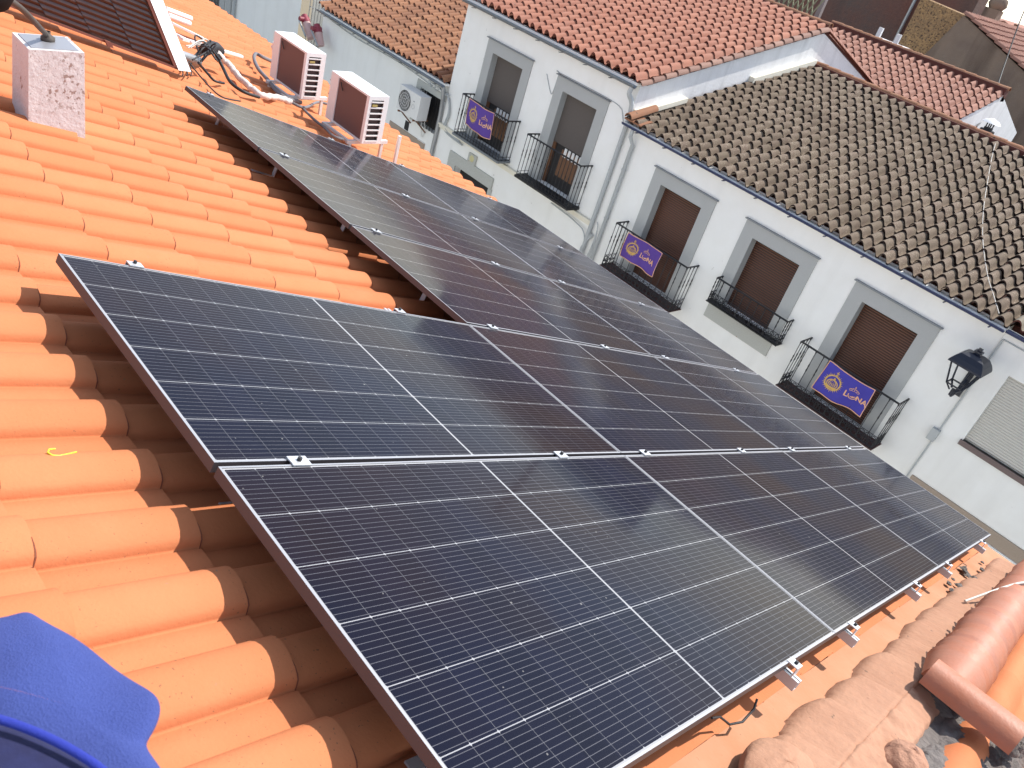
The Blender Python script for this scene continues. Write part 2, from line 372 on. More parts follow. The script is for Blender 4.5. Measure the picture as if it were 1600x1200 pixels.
# ------------------------------------------------------------------ tile roofs
def tile_roof(mb, O, eu, ev, en, nu, nv, pu, pv, prof, lap=0.02, thick=0.016, jit=0.002, over=0.03, skip=None, rim=None, und_mi=0):
    """courses run down eu, columns along ev; prof = [(v,h)...] over one period, each tile its own piece"""
    for i in range(nu):
        for j in range(nv):
            if skip and skip(i, j): continue
            dz = random.uniform(-jit, jit); du = random.uniform(-jit, jit) * 3; dv = random.uniform(-jit, jit)
            sk = random.uniform(-jit, jit) * 1.5
            a = O + eu * (i * pu - over) + ev * (j * pv); b = O + eu * ((i + 1) * pu + du) + ev * (j * pv)
            top = [a + ev * (v + dv) + en * (h + dz * 0.3) for v, h in prof]
            low = [b + ev * (v + dv + sk) + en * (h + lap + dz) for v, h in prof]
            und = [q - en * thick - eu * 0.002 for q in low]
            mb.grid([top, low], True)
            mb.grid([low, und], False, und_mi)  # far roofs pass a darker material here: shade painted on the end faces
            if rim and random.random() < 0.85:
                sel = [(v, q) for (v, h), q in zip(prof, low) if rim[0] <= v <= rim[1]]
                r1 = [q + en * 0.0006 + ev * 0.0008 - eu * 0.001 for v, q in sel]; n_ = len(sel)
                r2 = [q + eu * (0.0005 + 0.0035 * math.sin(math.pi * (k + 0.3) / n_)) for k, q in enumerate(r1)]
                mb.grid([r1, r2], False, 1)  # separate darker strip along the lower edge of the tile

HT = -0.214    # pan level below the panels' glass
pv_, pu_ = 0.242, 0.407
prof = []
prof = [(0.0, 0.003), (0.006, 0.018), (0.016, 0.033), (0.030, 0.044), (0.048, 0.0505), (0.068, 0.053), (0.088, 0.0515), (0.108, 0.046), (0.126, 0.040), (0.142, 0.031), (0.152, 0.021), (0.157, 0.003), (0.160, -0.007), (0.167, 0.001), (0.205, 0.004), (0.243, 0.003)]
prof = [(v * (0.955 if v < 0.17 else 1.0), h * (0.88 if h > 0.006 else 1.0)) for v, h in prof]
crest0 = 1.16
j0 = -64
v0 = crest0 - 0.068 + j0 * pv_
our = thing('roofed_house', 'low house with the bright orange tiled roof carrying the solar panels', 'house', (0, 3, -8.6))
tb = MB()
nvt = 64 + 5
u_start = -0.005 - pu_ * 6
nut = 23
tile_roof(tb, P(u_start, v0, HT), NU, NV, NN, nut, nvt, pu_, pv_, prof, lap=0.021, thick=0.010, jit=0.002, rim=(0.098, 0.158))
tile_roof(tb, P(u_start, v0 + nvt * pv_, HT), NU, NV, NN, nut, 1, pu_, 0.26, [(0.0, 0.003), (0.13, 0.004), (0.26, 0.003)], lap=0.012, thick=0.010, jit=0.001) if False else None
tb.build('roof', [M_TILE, mat('dark_rim', (0.20, 0.06, 0.03), 0.9)], our)
uE = u_start + nut * pu_
tb = MB(); tile_roof(tb, P(u_start, v0 + nvt * pv_, HT), NU, NV, NN, nut, 1, pu_, 0.30, [(0.0, 0.003), (0.13, 0.004), (0.30, 0.003)], lap=0.012, thick=0.010, jit=0.001)
tb.build('verge_tile', mat('dusty_clay', (0.50, 0.225, 0.12), 0.9, island=(0.7, (0.45, 0.195, 0.095)), noise=[(4, 0.5, (0.52, 0.30, 0.19)), (20, 0.3, (0.45, 0.2, 0.1))], spots=(60, 0.7, (0.25, 0.14, 0.08), 4, 0.45), bump=(60, 0.3, 0.005)), our)
vA, vB = v0 - 0.05, 2.78
sb = MB()   # underlay slab and back slope
sb.obox(P(u_start - 0.5, vA, HT - 0.16), NU * (uE - u_start + 0.42), NV * (vB - vA), NN * 0.145)
sb.build('roof_deck', M_UNDER, our)
rg = P(u_start - 0.45, 0, HT - 0.02)
bk = MB(); bk.prism([(vA, rg.y, rg.z), (vA, rg.y - 5.5, rg.z - 1.9), (vA, rg.y - 5.5, rg.z - 2.05), (vA, rg.y, rg.z - 0.15)], (vB - vA, 0, 0))
bk.build('back_slope', M_UNDER, our)
ew = P(uE, 0, HT)
wl = MB(); wl.prism([(vA + 0.1, ew.y - 0.35, -8.7), (vA + 0.1, ew.y - 0.35, ew.z - 0.1), (vA + 0.1, rg.y, rg.z - 0.2), (vA + 0.1, rg.y - 5.3, rg.z - 2.1), (vA + 0.1, rg.y - 5.3, -8.7)], (vB - vA - 0.2, 0, 0))
wl.build('wall', M_WALL, our)
gt = MB()
gp = [ew + Vector((0, 0.03, -0.07))]
for a, b_ in (((vA, 0, 0), (vB, 0, 0)),):
    pts = [Vector((x, ew.y + 0.04, ew.z - 0.08)) for x in (vA, vB)]
    gt.tube(pts, 0.06, 8)
gt.build('gutter', M_GUTTER_G, our)

# verge: mortar band, nested ridge tiles, crossing tile
def halfround(mb, a, b_, r0, r1, up, thick=0.014, n=12, arc=math.pi, sm=True):
    a = Vector(a); b_ = Vector(b_); t = (b_ - a).normalized(); up = Vector(up); x = t.cross(up).normalized(); y = x.cross(t)
    A = [a + x * r0 * math.cos(math.pi / 2 - arc / 2 + arc * k / n) + y * r0 * math.sin(math.pi / 2 - arc / 2 + arc * k / n) for k in range(n + 1)]
    B = [b_ + x * r1 * math.cos(math.pi / 2 - arc / 2 + arc * k / n) + y * r1 * math.sin(math.pi / 2 - arc / 2 + arc * k / n) for k in range(n + 1)]
    A2 = [q + (a - q).normalized() * thick for q in A]; B2 = [q + (b_ - q).normalized() * thick for q in B]
    mb.grid([A, B], sm); mb.grid([B, B2], False); mb.grid([B2, A2], sm); mb.grid([A2, A], False)
def lump(mb, c, ax, ay, az, seed, n=18, m_=10, amp=0.15):
    rr = random.Random(seed); ph = [rr.uniform(0, 6.28) for _ in range(6)]
    c = Vector(c); rows = []
    for i in range(m_ + 1):
        f = math.pi * i / m_ * 0.5; row = []
        for k in range(n + 1):
            a = 2 * math.pi * k / n
            d = 1 + amp * (math.sin(3 * a + ph[0] + i * 0.6) + math.sin(5 * a + ph[1] - i) + math.sin(2 * f * 3 + ph[2])) / 3
            row.append(c + (ax * math.cos(a) * math.cos(f) + ay * math.sin(a) * math.cos(f)) * d + az * math.sin(f) * d)
        rows.append(row)
    mb.grid(rows, True)
from mathutils import noise as mnoise
def fb(u, v, sc, seed=0.0):
    return mnoise.fractal(Vector((u * sc, v * sc, seed)), 1.0, 2.1, 4)
# mortar spread over a line of buried tiles: lobes one per tile, each lapping the next
vm = MB(); rows = []
ts = [0, 0.03, 0.08, 0.16, 0.26, 0.38, 0.5, 0.62, 0.74, 0.84, 0.92, 1.0, 1.05]
nuv = 420
lob = 0.42
for i in range(nuv + 1):
    u = -0.35 + 6.9 * i / nuv
    ph = (u / lob + 0.35) % 1.0
    st = math.floor(u / lob + 0.35)
    r_ = random.Random(st * 7 + 3); off = r_.uniform(-0.012, 0.012)
    bulge = 0.030 * math.sin(math.pi * min(1.0, ph * 1.0)) ** 0.6 * (0.35 + 0.65 * ph)
    step = 0.014 * ph
    if u > 5.2: bulge *= max(0, 1 - (u - 5.2) / 0.6)
    vl = 2.415 - bulge + off + 0.008 * fb(u, 0, 5)
    vr = 2.60
    row = []
    for t in ts:
        hh = (0.028 * min(1, t * 9) + 0.052 * min(1, t) ** 0.8) * (1 if t < 1.02 else 0.6) + step * min(1, t * 8) * (1 - t * 0.3)
        v = vl + (vr - vl) * t
        row.append(P(u, v, HT + 0.004 + hh + 0.0055 * fb(u, v, 5) * min(1, t * 6) + 0.003 * fb(u, v, 25, 3) * (t > 0)))
    rows.append(row)
vm.grid(rows, True)
vm.build('mortar_verge', M_MORTAR, our)
# capped ridge: nested half round tiles running down the slope
rt = MB(); rr0 = random.Random(12)
u = 2.72
while u < 6.5:
    L_ = (0.10 + rr0.uniform(-0.02, 0.03)) if u < 4.4 else (0.17 if u < 5.2 else 0.40)
    dv_ = rr0.uniform(-0.006, 0.006); dh = rr0.uniform(-0.004, 0.004)
    halfround(rt, P(u - 0.05, 2.69 + dv_, -0.095 + dh), P(u + L_ + 0.02, 2.69 + dv_, -0.078 + dh), 0.100, 0.132 + rr0.uniform(-.004, .004), NN, n=16)
    u += L_
rt.build('ridge_tile', M_RIDGE, our)
ct = MB(); halfround(ct, RP(1444, 1058, -0.075), RP(1582, 1168, -0.065), 0.098, 0.106, NN, n=18, thick=0.013)
ct.build('crossing_tile', M_RIDGE, our)
def rough(mb, u0, u1, v0_, v1_, h0, h1, amp, sc, nu_, nv_, seed):
    rows = []
    for i in range(nu_ + 1):
        u = u0 + (u1 - u0) * i / nu_; row = []
        for j in range(nv_ + 1):
            v = v0_ + (v1_ - v0_) * j / nv_
            e = min(1, 5 * min(i / nu_, 1 - i / nu_), 5 * min(j / nv_, 1 - j / nv_))
            row.append(P(u, v, (h0 + (h1 - h0) * j / nv_) + amp * fb(u, v, sc, seed) + 0.3 * amp * fb(u, v, sc * 4, seed) - 0.08 * (1 - e)))
        rows.append(row)
    mb.grid(rows, True)
lm = MB(); rough(lm, 0.6, 3.0, 2.565, 2.76, -0.115, -0.15, 0.014, 12, 150, 26, 4.5)
lm.build('brown_mortar', M_MORTAR, our)
lm = MB(); rough(lm, 1.2, 3.3, 2.70, 3.1, -0.16, -0.14, 0.030, 11, 150, 50, 1.5)
lm.build('rough_mortar', M_MORTAR_DK, our)
lm = MB(); q = RP(1420, 1185, -0.12); lump(lm, q - NN * 0.045, NU * 0.12, NV * 0.085, NN * 0.085, 3, n=36, m_=16, amp=0.06)
lm.build('mortar_cap', M_MORTAR_CRACK, our)
lm = MB(); q = RP(1225, 1200, -0.12); lump(lm, q - NN * 0.04, NU * 0.20, NV * 0.11, NN * 0.065, 5, n=30, m_=14, amp=0.07)
lm.build('mortar_cap', M_MORTAR, our)
lm = MB(); q = RP(1592, 1150, -0.05)
for k in range(7): lump(lm, q + NU * (-0.09 + 0.03 * k) + NV * (0.012 * (k % 3)) - NN * 0.05, NU * 0.035, NV * 0.03, NN * 0.05, 30 + k, n=14, m_=6, amp=0.35)
lm.build('mortar_lip', M_MORTAR_DK, our)
bm_ = MB(); bm_.obox(P(-0.5, 2.585, -0.36), NU * 7.0, NV * 0.20, NN * 0.19); bm_.build('verge_bedding', M_MORTAR_DK, our)
db = MB()
for k in range(26):
    q = P(random.uniform(4.6, 6.3), random.uniform(2.34, 2.56), HT + 0.03)
    s_ = random.uniform(0.01, 0.03)
    lump(db, q, NU * s_ * 1.5, NV * s_, NN * s_ * 0.7, 50 + k, n=7, m_=3, amp=0.5)
db.build('mortar_crumbs', M_MORTAR_DK, our, kind='stuff')
wc = MB(); wc.tube(smooth_([P(4.4, 2.50, -0.125), P(4.75, 2.585, -0.02), P(5.0, 2.65, 0.045), P(5.1, 2.69, 0.055), P(5.2, 2.76, 0.03), P(5.3, 2.82, -0.06)]), 0.008, 6); wc.build('white_sealant', M_CABLE_W, our)

# neighbour's roof on the right of the verge
nb = thing('neighbouring_house', 'adjoining house whose large smooth orange tiles show at the right edge', 'house', (5, 4, -8.6))
tb = MB()
tile_roof(tb, P(-1.0, 2.775, -0.235), NU, NV, NN, 17, 22, 0.43, 0.30,
          [(0.30 * k / 12, 0.10 * math.sin(math.pi * min(1, (k / 12) / 0.72)) ** 0.8 if k / 12 < 0.72 else 0.0) for k in range(13)], lap=0.016)
tb.build('roof', M_TILE, nb)
wl = MB(); wl.obox(P(-1.2, 2.80, -0.6), NU * 7.6, NV * 7, NN * 0.34); wl.build('roof_deck', M_UNDER, nb)
wl = MB(); wl.prism([(3.0, 6.0, -8.7), (3.0, 6.0, -2.6), (3.0, -1.0, -0.4), (3.0, -5.0, -2.4), (3.0, -5.0, -8.7)], (6.5, 0, 0)); wl.build('wall', M_WALL, nb)

# ------------------------------------------------------------------ solar panels
def make_panel():
    t = thing('solar_panel', '', 'solar panel')
    gl = MB()
    gl.face([(FR * 0.6, FR * 0.6, -0.002), (PL - FR * 0.6, FR * 0.6, -0.002), (PL - FR * 0.6, PW_ - FR * 0.6, -0.002), (FR * 0.6, PW_ - FR * 0.6, -0.002)])
    o1 = gl.build('cell_glass', M_SOLAR); o1.parent = t
    fr = MB()
    D = 0.033
    def side(a, b, c, d):   # a,b outer corners ; c,d inner corners (mitred)
        A = [Vector((*a, 0)), Vector((*b, 0)), Vector((*c, 0)), Vector((*d, 0))]
        B = [q - Vector((0, 0, D)) for q in A]
        fr.faces(A + B, [(0, 1, 2, 3)]); fr.faces(A + B, [(7, 6, 5, 4), (0, 4, 5, 1), (2, 6, 7, 3), (1, 5, 6, 2), (3, 7, 4, 0)], mi=1)
    w = FR
    side((0, 0), (PL, 0), (PL - w, w), (w, w)); side((PL, 0), (PL, PW_), (PL - w, PW_ - w), (PL - w, w))
    side((PL, PW_), (0, PW_), (w, PW_ - w), (PL - w, PW_ - w)); side((0, PW_), (0, 0), (w, w), (w, PW_ - w))
    o2 = fr.build('frame', [M_ALU_DULL, mat('shaded_frame_side', (0.085, 0.075, 0.08), 0.5, metal=0.3)]); o2.parent = t  # sides darker than the top face: their shade is put into the colour
    bs = MB(); bs.face([(w, w, -0.008), (w, PW_ - w, -0.008), (PL - w, PW_ - w, -0.008), (PL - w, w, -0.008)])
    bs.box((PL / 2 - 0.05, 0.1, -0.03), (PL / 2 + 0.05, 0.16, -0.009))
    o3 = bs.build('backsheet', mat('dark_backsheet', (0.06, 0.055, 0.055), 0.7)); o3.parent = t
    return t
PU, PVV = 2.0911, 1.154
proto = make_panel()
base = Matrix((NU, NV, -NU.cross(NV) if False else NU.cross(NV))).transposed().to_4x4()
rown = {1: 'nearest row', 0: 'second row from front', -1: 'third row from front', -2: 'fourth row from front', -3: 'farthest row'}
coln3 = {0: 'leftmost', 1: 'middle one', 2: 'rightmost, street side'}
coln2 = {1: 'left one of the pair', 2: 'right one, street side'}
def dup(o, parent=None):
    c = o.copy(); COL.objects.link(c)
    if parent: c.parent = parent
    for ch in o.children: dup(ch, c)
    return c
first = True
for r in (1, 0, -1, -2, -3):
    for c in ((0, 1, 2) if r >= 0 else (1, 2)):
        o = proto if first else dup(proto)
        first = False
        # the panel's local z must be the roof normal
        mt = Matrix((NU, NV, NN)).transposed().to_4x4()
        if mt.determinant() < 0:     # NU x NV points down: mirror-free basis with x along u and y against v
            mt = Matrix((NU, -NV, NN)).transposed().to_4x4()
            mt.translation = P(c * PU + 0.004, (r + 1) * PVV - 0.010, 0)
        else:
            mt.translation = P(c * PU + 0.004, r * PVV + 0.010, 0)
        mt.translation = mt.translation + NN * random.uniform(-0.002, 0.002)
        o.matrix_world = mt
        o['label'] = 'dark solar panel of the %s, %s' % (rown[r], (coln3 if r >= 0 else coln2)[c])
        o['category'] = 'solar panel'; o['group'] = 'solar panels laid in rows on the orange roof'

# rails with clamps
ri = 0
names = ['leftmost', 'second from the left', 'third from the left', 'fourth from the left', 'fifth from the left', 'rightmost, nearest the street']
def umark(px, py): 
    q = RP(px, py, 0); return q.dot(NU)
rail_u = [0.27, umark(1250, 1045), umark(1343, 985), umark(1437, 916), umark(1487, 885), umark(1543, 852)]
for k, u in enumerate(rail_u):
    va = -3.55 if k >= 2 else -0.09
    if k == 0: va = -0.06
    vb = 2.298 + 0.060
    o = thing('mounting_rail', 'aluminium rail under the solar panels with its cut end showing, %s' % names[k], 'mounting rail', P(u, vb, -0.05), 'mounting rails under the panels')
    rb = MB()
    w_ = 0.038
    # C profile: base + two webs + lips
    rb.obox(P(u - w_ / 2, va, -0.073), NU * w_, NV * (vb - va), NN * 0.004)
    for s_ in (-1, 1):
        rb.obox(P(u + (s_ * w_ / 2 - (0.004 if s_ > 0 else 0)), va, -0.069), NU * 0.004, NV * (vb - va), NN * 0.034)
        rb.obox(P(u + (-w_ / 2 + 0.004 if s_ < 0 else w_ / 2 - 0.014), va, -0.039), NU * 0.010, NV * (vb - va), NN * 0.004)
    rb.build('rail', M_ALU, o)
    vs = [0.0 * PVV]
    cl = [r * PVV for r in ((-2, -1, 0, 1) if k >= 2 else (1,))]
    for v in cl:
        cb = MB()
        cb.obox(P(u - 0.038, v - 0.021, 0.003), NU * 0.064, NV * 0.042, NN * 0.004)
        cb.obox(P(u - 0.028, v - 0.008, -0.04), NU * 0.04, NV * 0.016, NN * 0.04)
        cb.build('middle_clamp', M_ALU, o)
        bb = MB(); bb.lathe([(0.0, 0.012), (0.007, 0.012), (0.007, 0.0)], P(u - 0.008, v, 0.006), NU, NV, NN, 6, False); bb.build('bolt', M_BLACK, o)
    for v, sgn in ((va + 0.055, 1), (2.308, -1)):
        vv = (-3 * PVV if k >= 2 else 0.0) + 0.01 if sgn > 0 else 2.298
        cb = MB()
        a_ = 0.012
        cb.obox(P(u - 0.03, vv - (0.03 if sgn > 0 else -0.0), -0.034), NU * 0.055, NV * 0.006 , NN * 0.037) if False else None
        y0_, y1_ = (vv - 0.028, vv + 0.008) if sgn > 0 else (vv - 0.008, vv + 0.034)
        cb.obox(P(u - 0.028, y0_, 0.001), NU * 0.052, NV * (y1_ - y0_), NN * 0.004)
        ya = vv - 0.028 if sgn > 0 else vv + 0.030
        cb.obox(P(u - 0.028, ya, -0.036), NU * 0.052, NV * 0.004, NN * 0.037)
        cb.build('end_clamp', M_ALU, o)
        bb = MB(); bb.lathe([(0.0, 0.01), (0.007, 0.01), (0.007, 0.0)], P(u - 0.002, vv - 0.016 * sgn, 0.005), NU, NV, NN, 6, False); bb.build('bolt', M_BLACK, o)
    # hooks reaching down between the tiles
    v = va + 0.25
    while v < vb:
        hb = MB()
        hb.obox(P(u + 0.024, v, HT + 0.0), NU * 0.006, NV * 0.035, NN * 0.15)
        hb.obox(P(u - 0.15, v, HT + 0.025), NU * 0.18, NV * 0.035, NN * 0.006)
        v += 0.9
        hb.build('roof_hook', M_ALU, o)

# small debris on the roof
yh = MB(); q = RP(86, 705, HT + 0.052)
pts = [q + NU * 0.004 + NV * -0.010, q + NU * -0.012 - NV * 0.008, q + NU * -0.02 + NV * 0.006, q + NU * -0.012 + NV * 0.018, q + NU * 0.004 + NV * 0.02, q + NU * 0.03 + NV * 0.012, q + NU * 0.052 + NV * 0.004]
yh.tube(pts, 0.0025, 6)
o = yh.build('cable_tie', M_YELLOW); o['label'] = 'curled yellow cable tie lying in a groove of the orange tiles'; o['category'] = 'cable tie'
cb = MB(); q = P(0.93, 2.28, -0.06)
pts = [RP(1183, 1092, -0.09), RP(1178, 1108, -0.12), RP(1160, 1128, -0.15), RP(1140, 1132, -0.16), RP(1125, 1120, -0.12), RP(1112, 1122, -0.08)]
cb.tube(pts, 0.004, 6); o = cb.build('loose_cable', M_BLACK); o['label'] = 'short black cable looping out below the nearest panel row'; o['category'] = 'cable'
# ------------------------------------------------------------------ chimney
ch = thing('chimney', 'small square chimney with flaking whitewash at the upper left of the roof', 'chimney', (-2.08, 0.63, -0.4))
c = MB()
x0, x1, y0, y1, zt = -2.20, -1.95, 0.505, 0.765, 0.035
c.hexa([(x0 + 0.01, y0 - 0.025, -0.5), (x1 + 0.005, y0 - 0.02, -0.5), (x1 + 0.005, y1 + 0.0, -0.5), (x0, y1 + 0.0, -0.5), (x0, y0, zt), (x1, y0, zt), (x1, y1, zt), (x0, y1, zt)])
c.build('shaft', M_CHIM, ch)
c = MB()
c.box((x0 + 0.02, y0 + 0.02, zt - 0.002), (x1 - 0.02, y1 - 0.02, zt + 0.004)); c.build('cap', M_ALU_DULL, ch)
c = MB()
c.tube(smooth([(-2.10, 0.64, 0.03), (-2.08, 0.625, 0.075), (-1.95, 0.56, 0.14), (-1.6, 0.38, 0.32), (-1.30, 0.20, 0.46)]), 0.014, 8)
c.lathe([(0.0, 0.0), (0.035, 0.0), (0.035, 0.02), (0.014, 0.035), (0.014, 0.05)], (-2.10, 0.64, 0.035), n=8)
c.build('cowl_stem', mat('dull_brown_metal', (0.09, 0.075, 0.065), 0.7, metal=0.3), ch)
c = MB()
c.lathe([(0.0, 0.04), (0.12, 0.01), (0.20, 0.04), (0.24, 0.12), (0.24, 0.25), (0.16, 0.32), (0.0, 0.34)], (-1.12, 0.00, 0.43), n=24)
c.build('cowl_plate', mat('sooty_metal', (0.016, 0.014, 0.014), 0.95, spec=0.1), ch)

# ------------------------------------------------------------------ solar heater slab leaning on the roof
co = thing('glazed_collector', 'tilted brown glazed collector with a bright white side frame at the top left', 'solar collector', (-4.5, 1.6, -0.6))
M_TILE_REFLECTION = mat('tile_reflection_glazing', (0.21, 0.075, 0.04), 0.12, metal=0.9, spec=0.5)
A = Vector((-4.52, 2.41, -0.855)); B = Vector((-4.50, 0.7, -0.335)); up = (Vector((-4.5, 2.15, -0.31)) - Vector((-4.5, 2.40, -0.83))).normalized()
A0 = A
wv = (B - A)
back = Vector((-0.10, 0.02, 0.0))
c = MB(); c.obox(A, wv, up * 1.18, back); c.build('casing', M_REDWALL, co)
M_TILE_REFLECTION = mat('tile_reflection_glazing', (0.075, 0.022, 0.014), 0.3, spec=0.6, noise=(1.3, 0.8, (0.035, 0.012, 0.01)))
c = MB(); wu = wv.normalized(); nrm = wu.cross(up).normalized(); nrm = nrm if nrm.x > 0 else -nrm
for k in range(20):
    o_ = A + up * (0.03 + 0.056 * k) + nrm * 0.003
    for j in range(5):
        a_ = o_ + wv * (0.03 + 0.19 * j) + up * 0.02 * (j % 2)
        rows = [[a_ + up * (0.056 * f) + nrm * h_, a_ + wv * 0.187 + up * (0.056 * f) + nrm * h_] for f, h_ in ((0, 0.0), (0.15, 0.012), (0.6, 0.008), (1.0, 0.001))]
        c.grid(rows, True)
c.build('glazing', M_TILE_REFLECTION, co)  # ribs and brown tone imitate tile rows reflected in the glass
c = MB(); c.face([A + nrm * 0.03, A + Vector((-0.10, 0.17, -0.05)), A + Vector((-0.10, 0.17, -0.05)) + up * 1.2, A + nrm * 0.03 + up * 1.2])
c.face([A + nrm * 0.03, A + nrm * 0.03 + up * 1.2, A + up * 1.2, A]); c.face([A + Vector((-0.10, 0.17, -0.05)), A + Vector((-0.10, 0, 0)), A + Vector((-0.10, 0, 0)) + up * 1.2, A + Vector((-0.10, 0.17, -0.05)) + up * 1.2])
c.build('side_frame', M_WHITE, co)
c = MB(); c.obox(A + nrm * 0.016, wv, up * 0.022, nrm * 0.012); c.obox(A + nrm * 0.016, wu * 0.035, up * 1.18, nrm * 0.012)
q = A + wv * 0.33 + nrm * 0.028; c.obox(q - up * 0.02, wu * 0.05, up * 0.05, nrm * 0.03)
c.build('front_frame', mat('shaded_frame_brown', (0.20, 0.075, 0.055), 0.6), co)  # brown tone paints in the shade on the frame's inner side

# white metal profiles lying behind it
pf = thing('metal_profile', 'long thin white metal bar lying on the tiles left of the air conditioners', 'metal bar', RP(330, 70, -0.1))
c = MB(); c.bar(RP(283, 60, -0.10), RP(378, 88, -0.10), 0.05, 0.025, NN); c.build('bar', M_WHITE, pf)
c = MB(); c.bar(RP(269, 36, -0.08), RP(318, 60, -0.095), 0.06, 0.02, NN); c.bar(RP(268, 50, -0.10), RP(300, 66, -0.10), 0.05, 0.02, NN); c.build('bracket', M_WHITE, pf)
for k, (a_, b_) in enumerate((((258, 14), (298, 29)), ((262, 24), (296, 37)))):
    c = MB(); p0 = RP(*a_, -0.09); p1 = RP(*b_, -0.09)
    c.tube([p0, p1], 0.035, 10); o = c.build('metal_tube', M_WHITE)
    o['label'] = ('upper' if k == 0 else 'lower') + ' of two short white tubes poking out behind the brown collector'; o['category'] = 'tube'; o['group'] = 'white tubes behind the collector'

# pipe stub with cable bundle
c = MB(); c.tube([RP(279, 85, -0.04), RP(310, 96, -0.05)], 0.045, 10); o = c.build('pipe_stub', M_STEEL); o['label'] = 'short stained pipe stub at the foot of the white collector frame'; o['category'] = 'pipe'
bun = thing('cable_bundle', 'tangled bundle of wires and taped pipes between the collector and air conditioners', 'cables', RP(330, 80, -0.1))
rr = random.Random(4)
def wig(pts, n=5, amp=0.03, rnd=rr):
    out = []
    for i in range(len(pts) - 1):
        for k in range(n):
            t = k / n; q = pts[i].lerp(pts[i + 1], t)
            out.append(q + Vector((rnd.uniform(-1, 1), rnd.uniform(-1, 1), rnd.uniform(-1, 1))) * amp)
    out.append(pts[-1]); return out
c = MB()
for k in range(9):
    a_ = RP(308 + rr.uniform(-8, 8), 92 + rr.uniform(-6, 6), -0.02); b_ = RP(330 + rr.uniform(-8, 6), 76 + rr.uniform(-5, 5), 0.08 + rr.uniform(-.03, .05)); mid_ = a_.lerp(b_, 0.5) + Vector((rr.uniform(-.15, .15), rr.uniform(-.1, .1), rr.uniform(0, .12)))
    c.tube(smooth([a_, mid_, b_, b_ + Vector((0.1, 0.05, -0.08))]), 0.008, 5)
c.build('loose_wires', M_BLACK, bun)
c = MB()
for k in range(6):
    a_ = RP(290 + rr.uniform(-5, 25), 72 + rr.uniform(-3, 3), 0.02); b_ = RP(333, 76, 0.06); mid_ = a_.lerp(b_, 0.5) + Vector((0, 0, rr.uniform(0.02, .09)))
    c.tube(smooth([a_, mid_, b_]), 0.007, 5)
c.build('pale_wires', M_CABLE_W, bun)
c = MB(); c.tube(smooth([RP(320, 78, 0.04), RP(334, 74, 0.07), RP(342, 80, 0.04)]), 0.06, 10); c.build('dark_lagging', M_BLACK, bun)
c = MB(); c.tube(wig(smooth([RP(338, 80, 0.05), RP(352, 95, -0.02), RP(372, 118, -0.08), RP(392, 138, -0.11), RP(410, 149, -0.11), RP(432, 152, -0.11), RP(455, 160, -0.11)], 3), 2, 0.008), 0.032, 9); c.build('taped_pipe', M_TAPE, bun)
c = MB()
c.tube(smooth([RP(337, 84, 0.03), RP(348, 105, -0.05), RP(360, 128, -0.11), RP(380, 143, -0.12), RP(405, 152, -0.12)]), 0.016, 6)
c.tube(smooth([RP(310, 98, -0.02), RP(322, 112, -0.09), RP(335, 126, -0.12), RP(350, 130, -0.12)]), 0.012, 6)
c.tube(smooth([RP(296, 98, -0.05), RP(312, 118, -0.11), RP(330, 138, -0.12), RP(348, 152, -0.12), RP(375, 158, -0.12)]), 0.007, 5)
for px in (284, 291, 297):
    c.tube(smooth([RP(px + 4, 96, -0.06), RP(px, 104, -0.10), RP(px + 2, 114, -0.12), RP(px + 1, 118, -0.12)]), 0.006, 5)
c.build('black_cable', M_BLACK, bun)
c = MB()
c.tube(smooth([RP(430, 98, -0.06), RP(412, 90, -0.04), RP(400, 84, -0.04), RP(397, 92, -0.08), RP(404, 108, -0.11), RP(418, 124, -0.12), RP(430, 140, -0.12), RP(445, 152, -0.12), RP(470, 160, -0.12)]), 0.022, 8)
c.tube(smooth([RP(452, 158, -0.11), RP(475, 168, -0.11), RP(495, 160, -0.1), RP(510, 162, -0.08)]), 0.016, 8)
c.tube(smooth([RP(470, 166, -0.12), RP(490, 186, -0.12), RP(508, 200, -0.11), RP(520, 212, -0.1), RP(536, 218, -0.09)]), 0.014, 6)
c.build('lagged_pipe', M_GREYCABLE, bun)

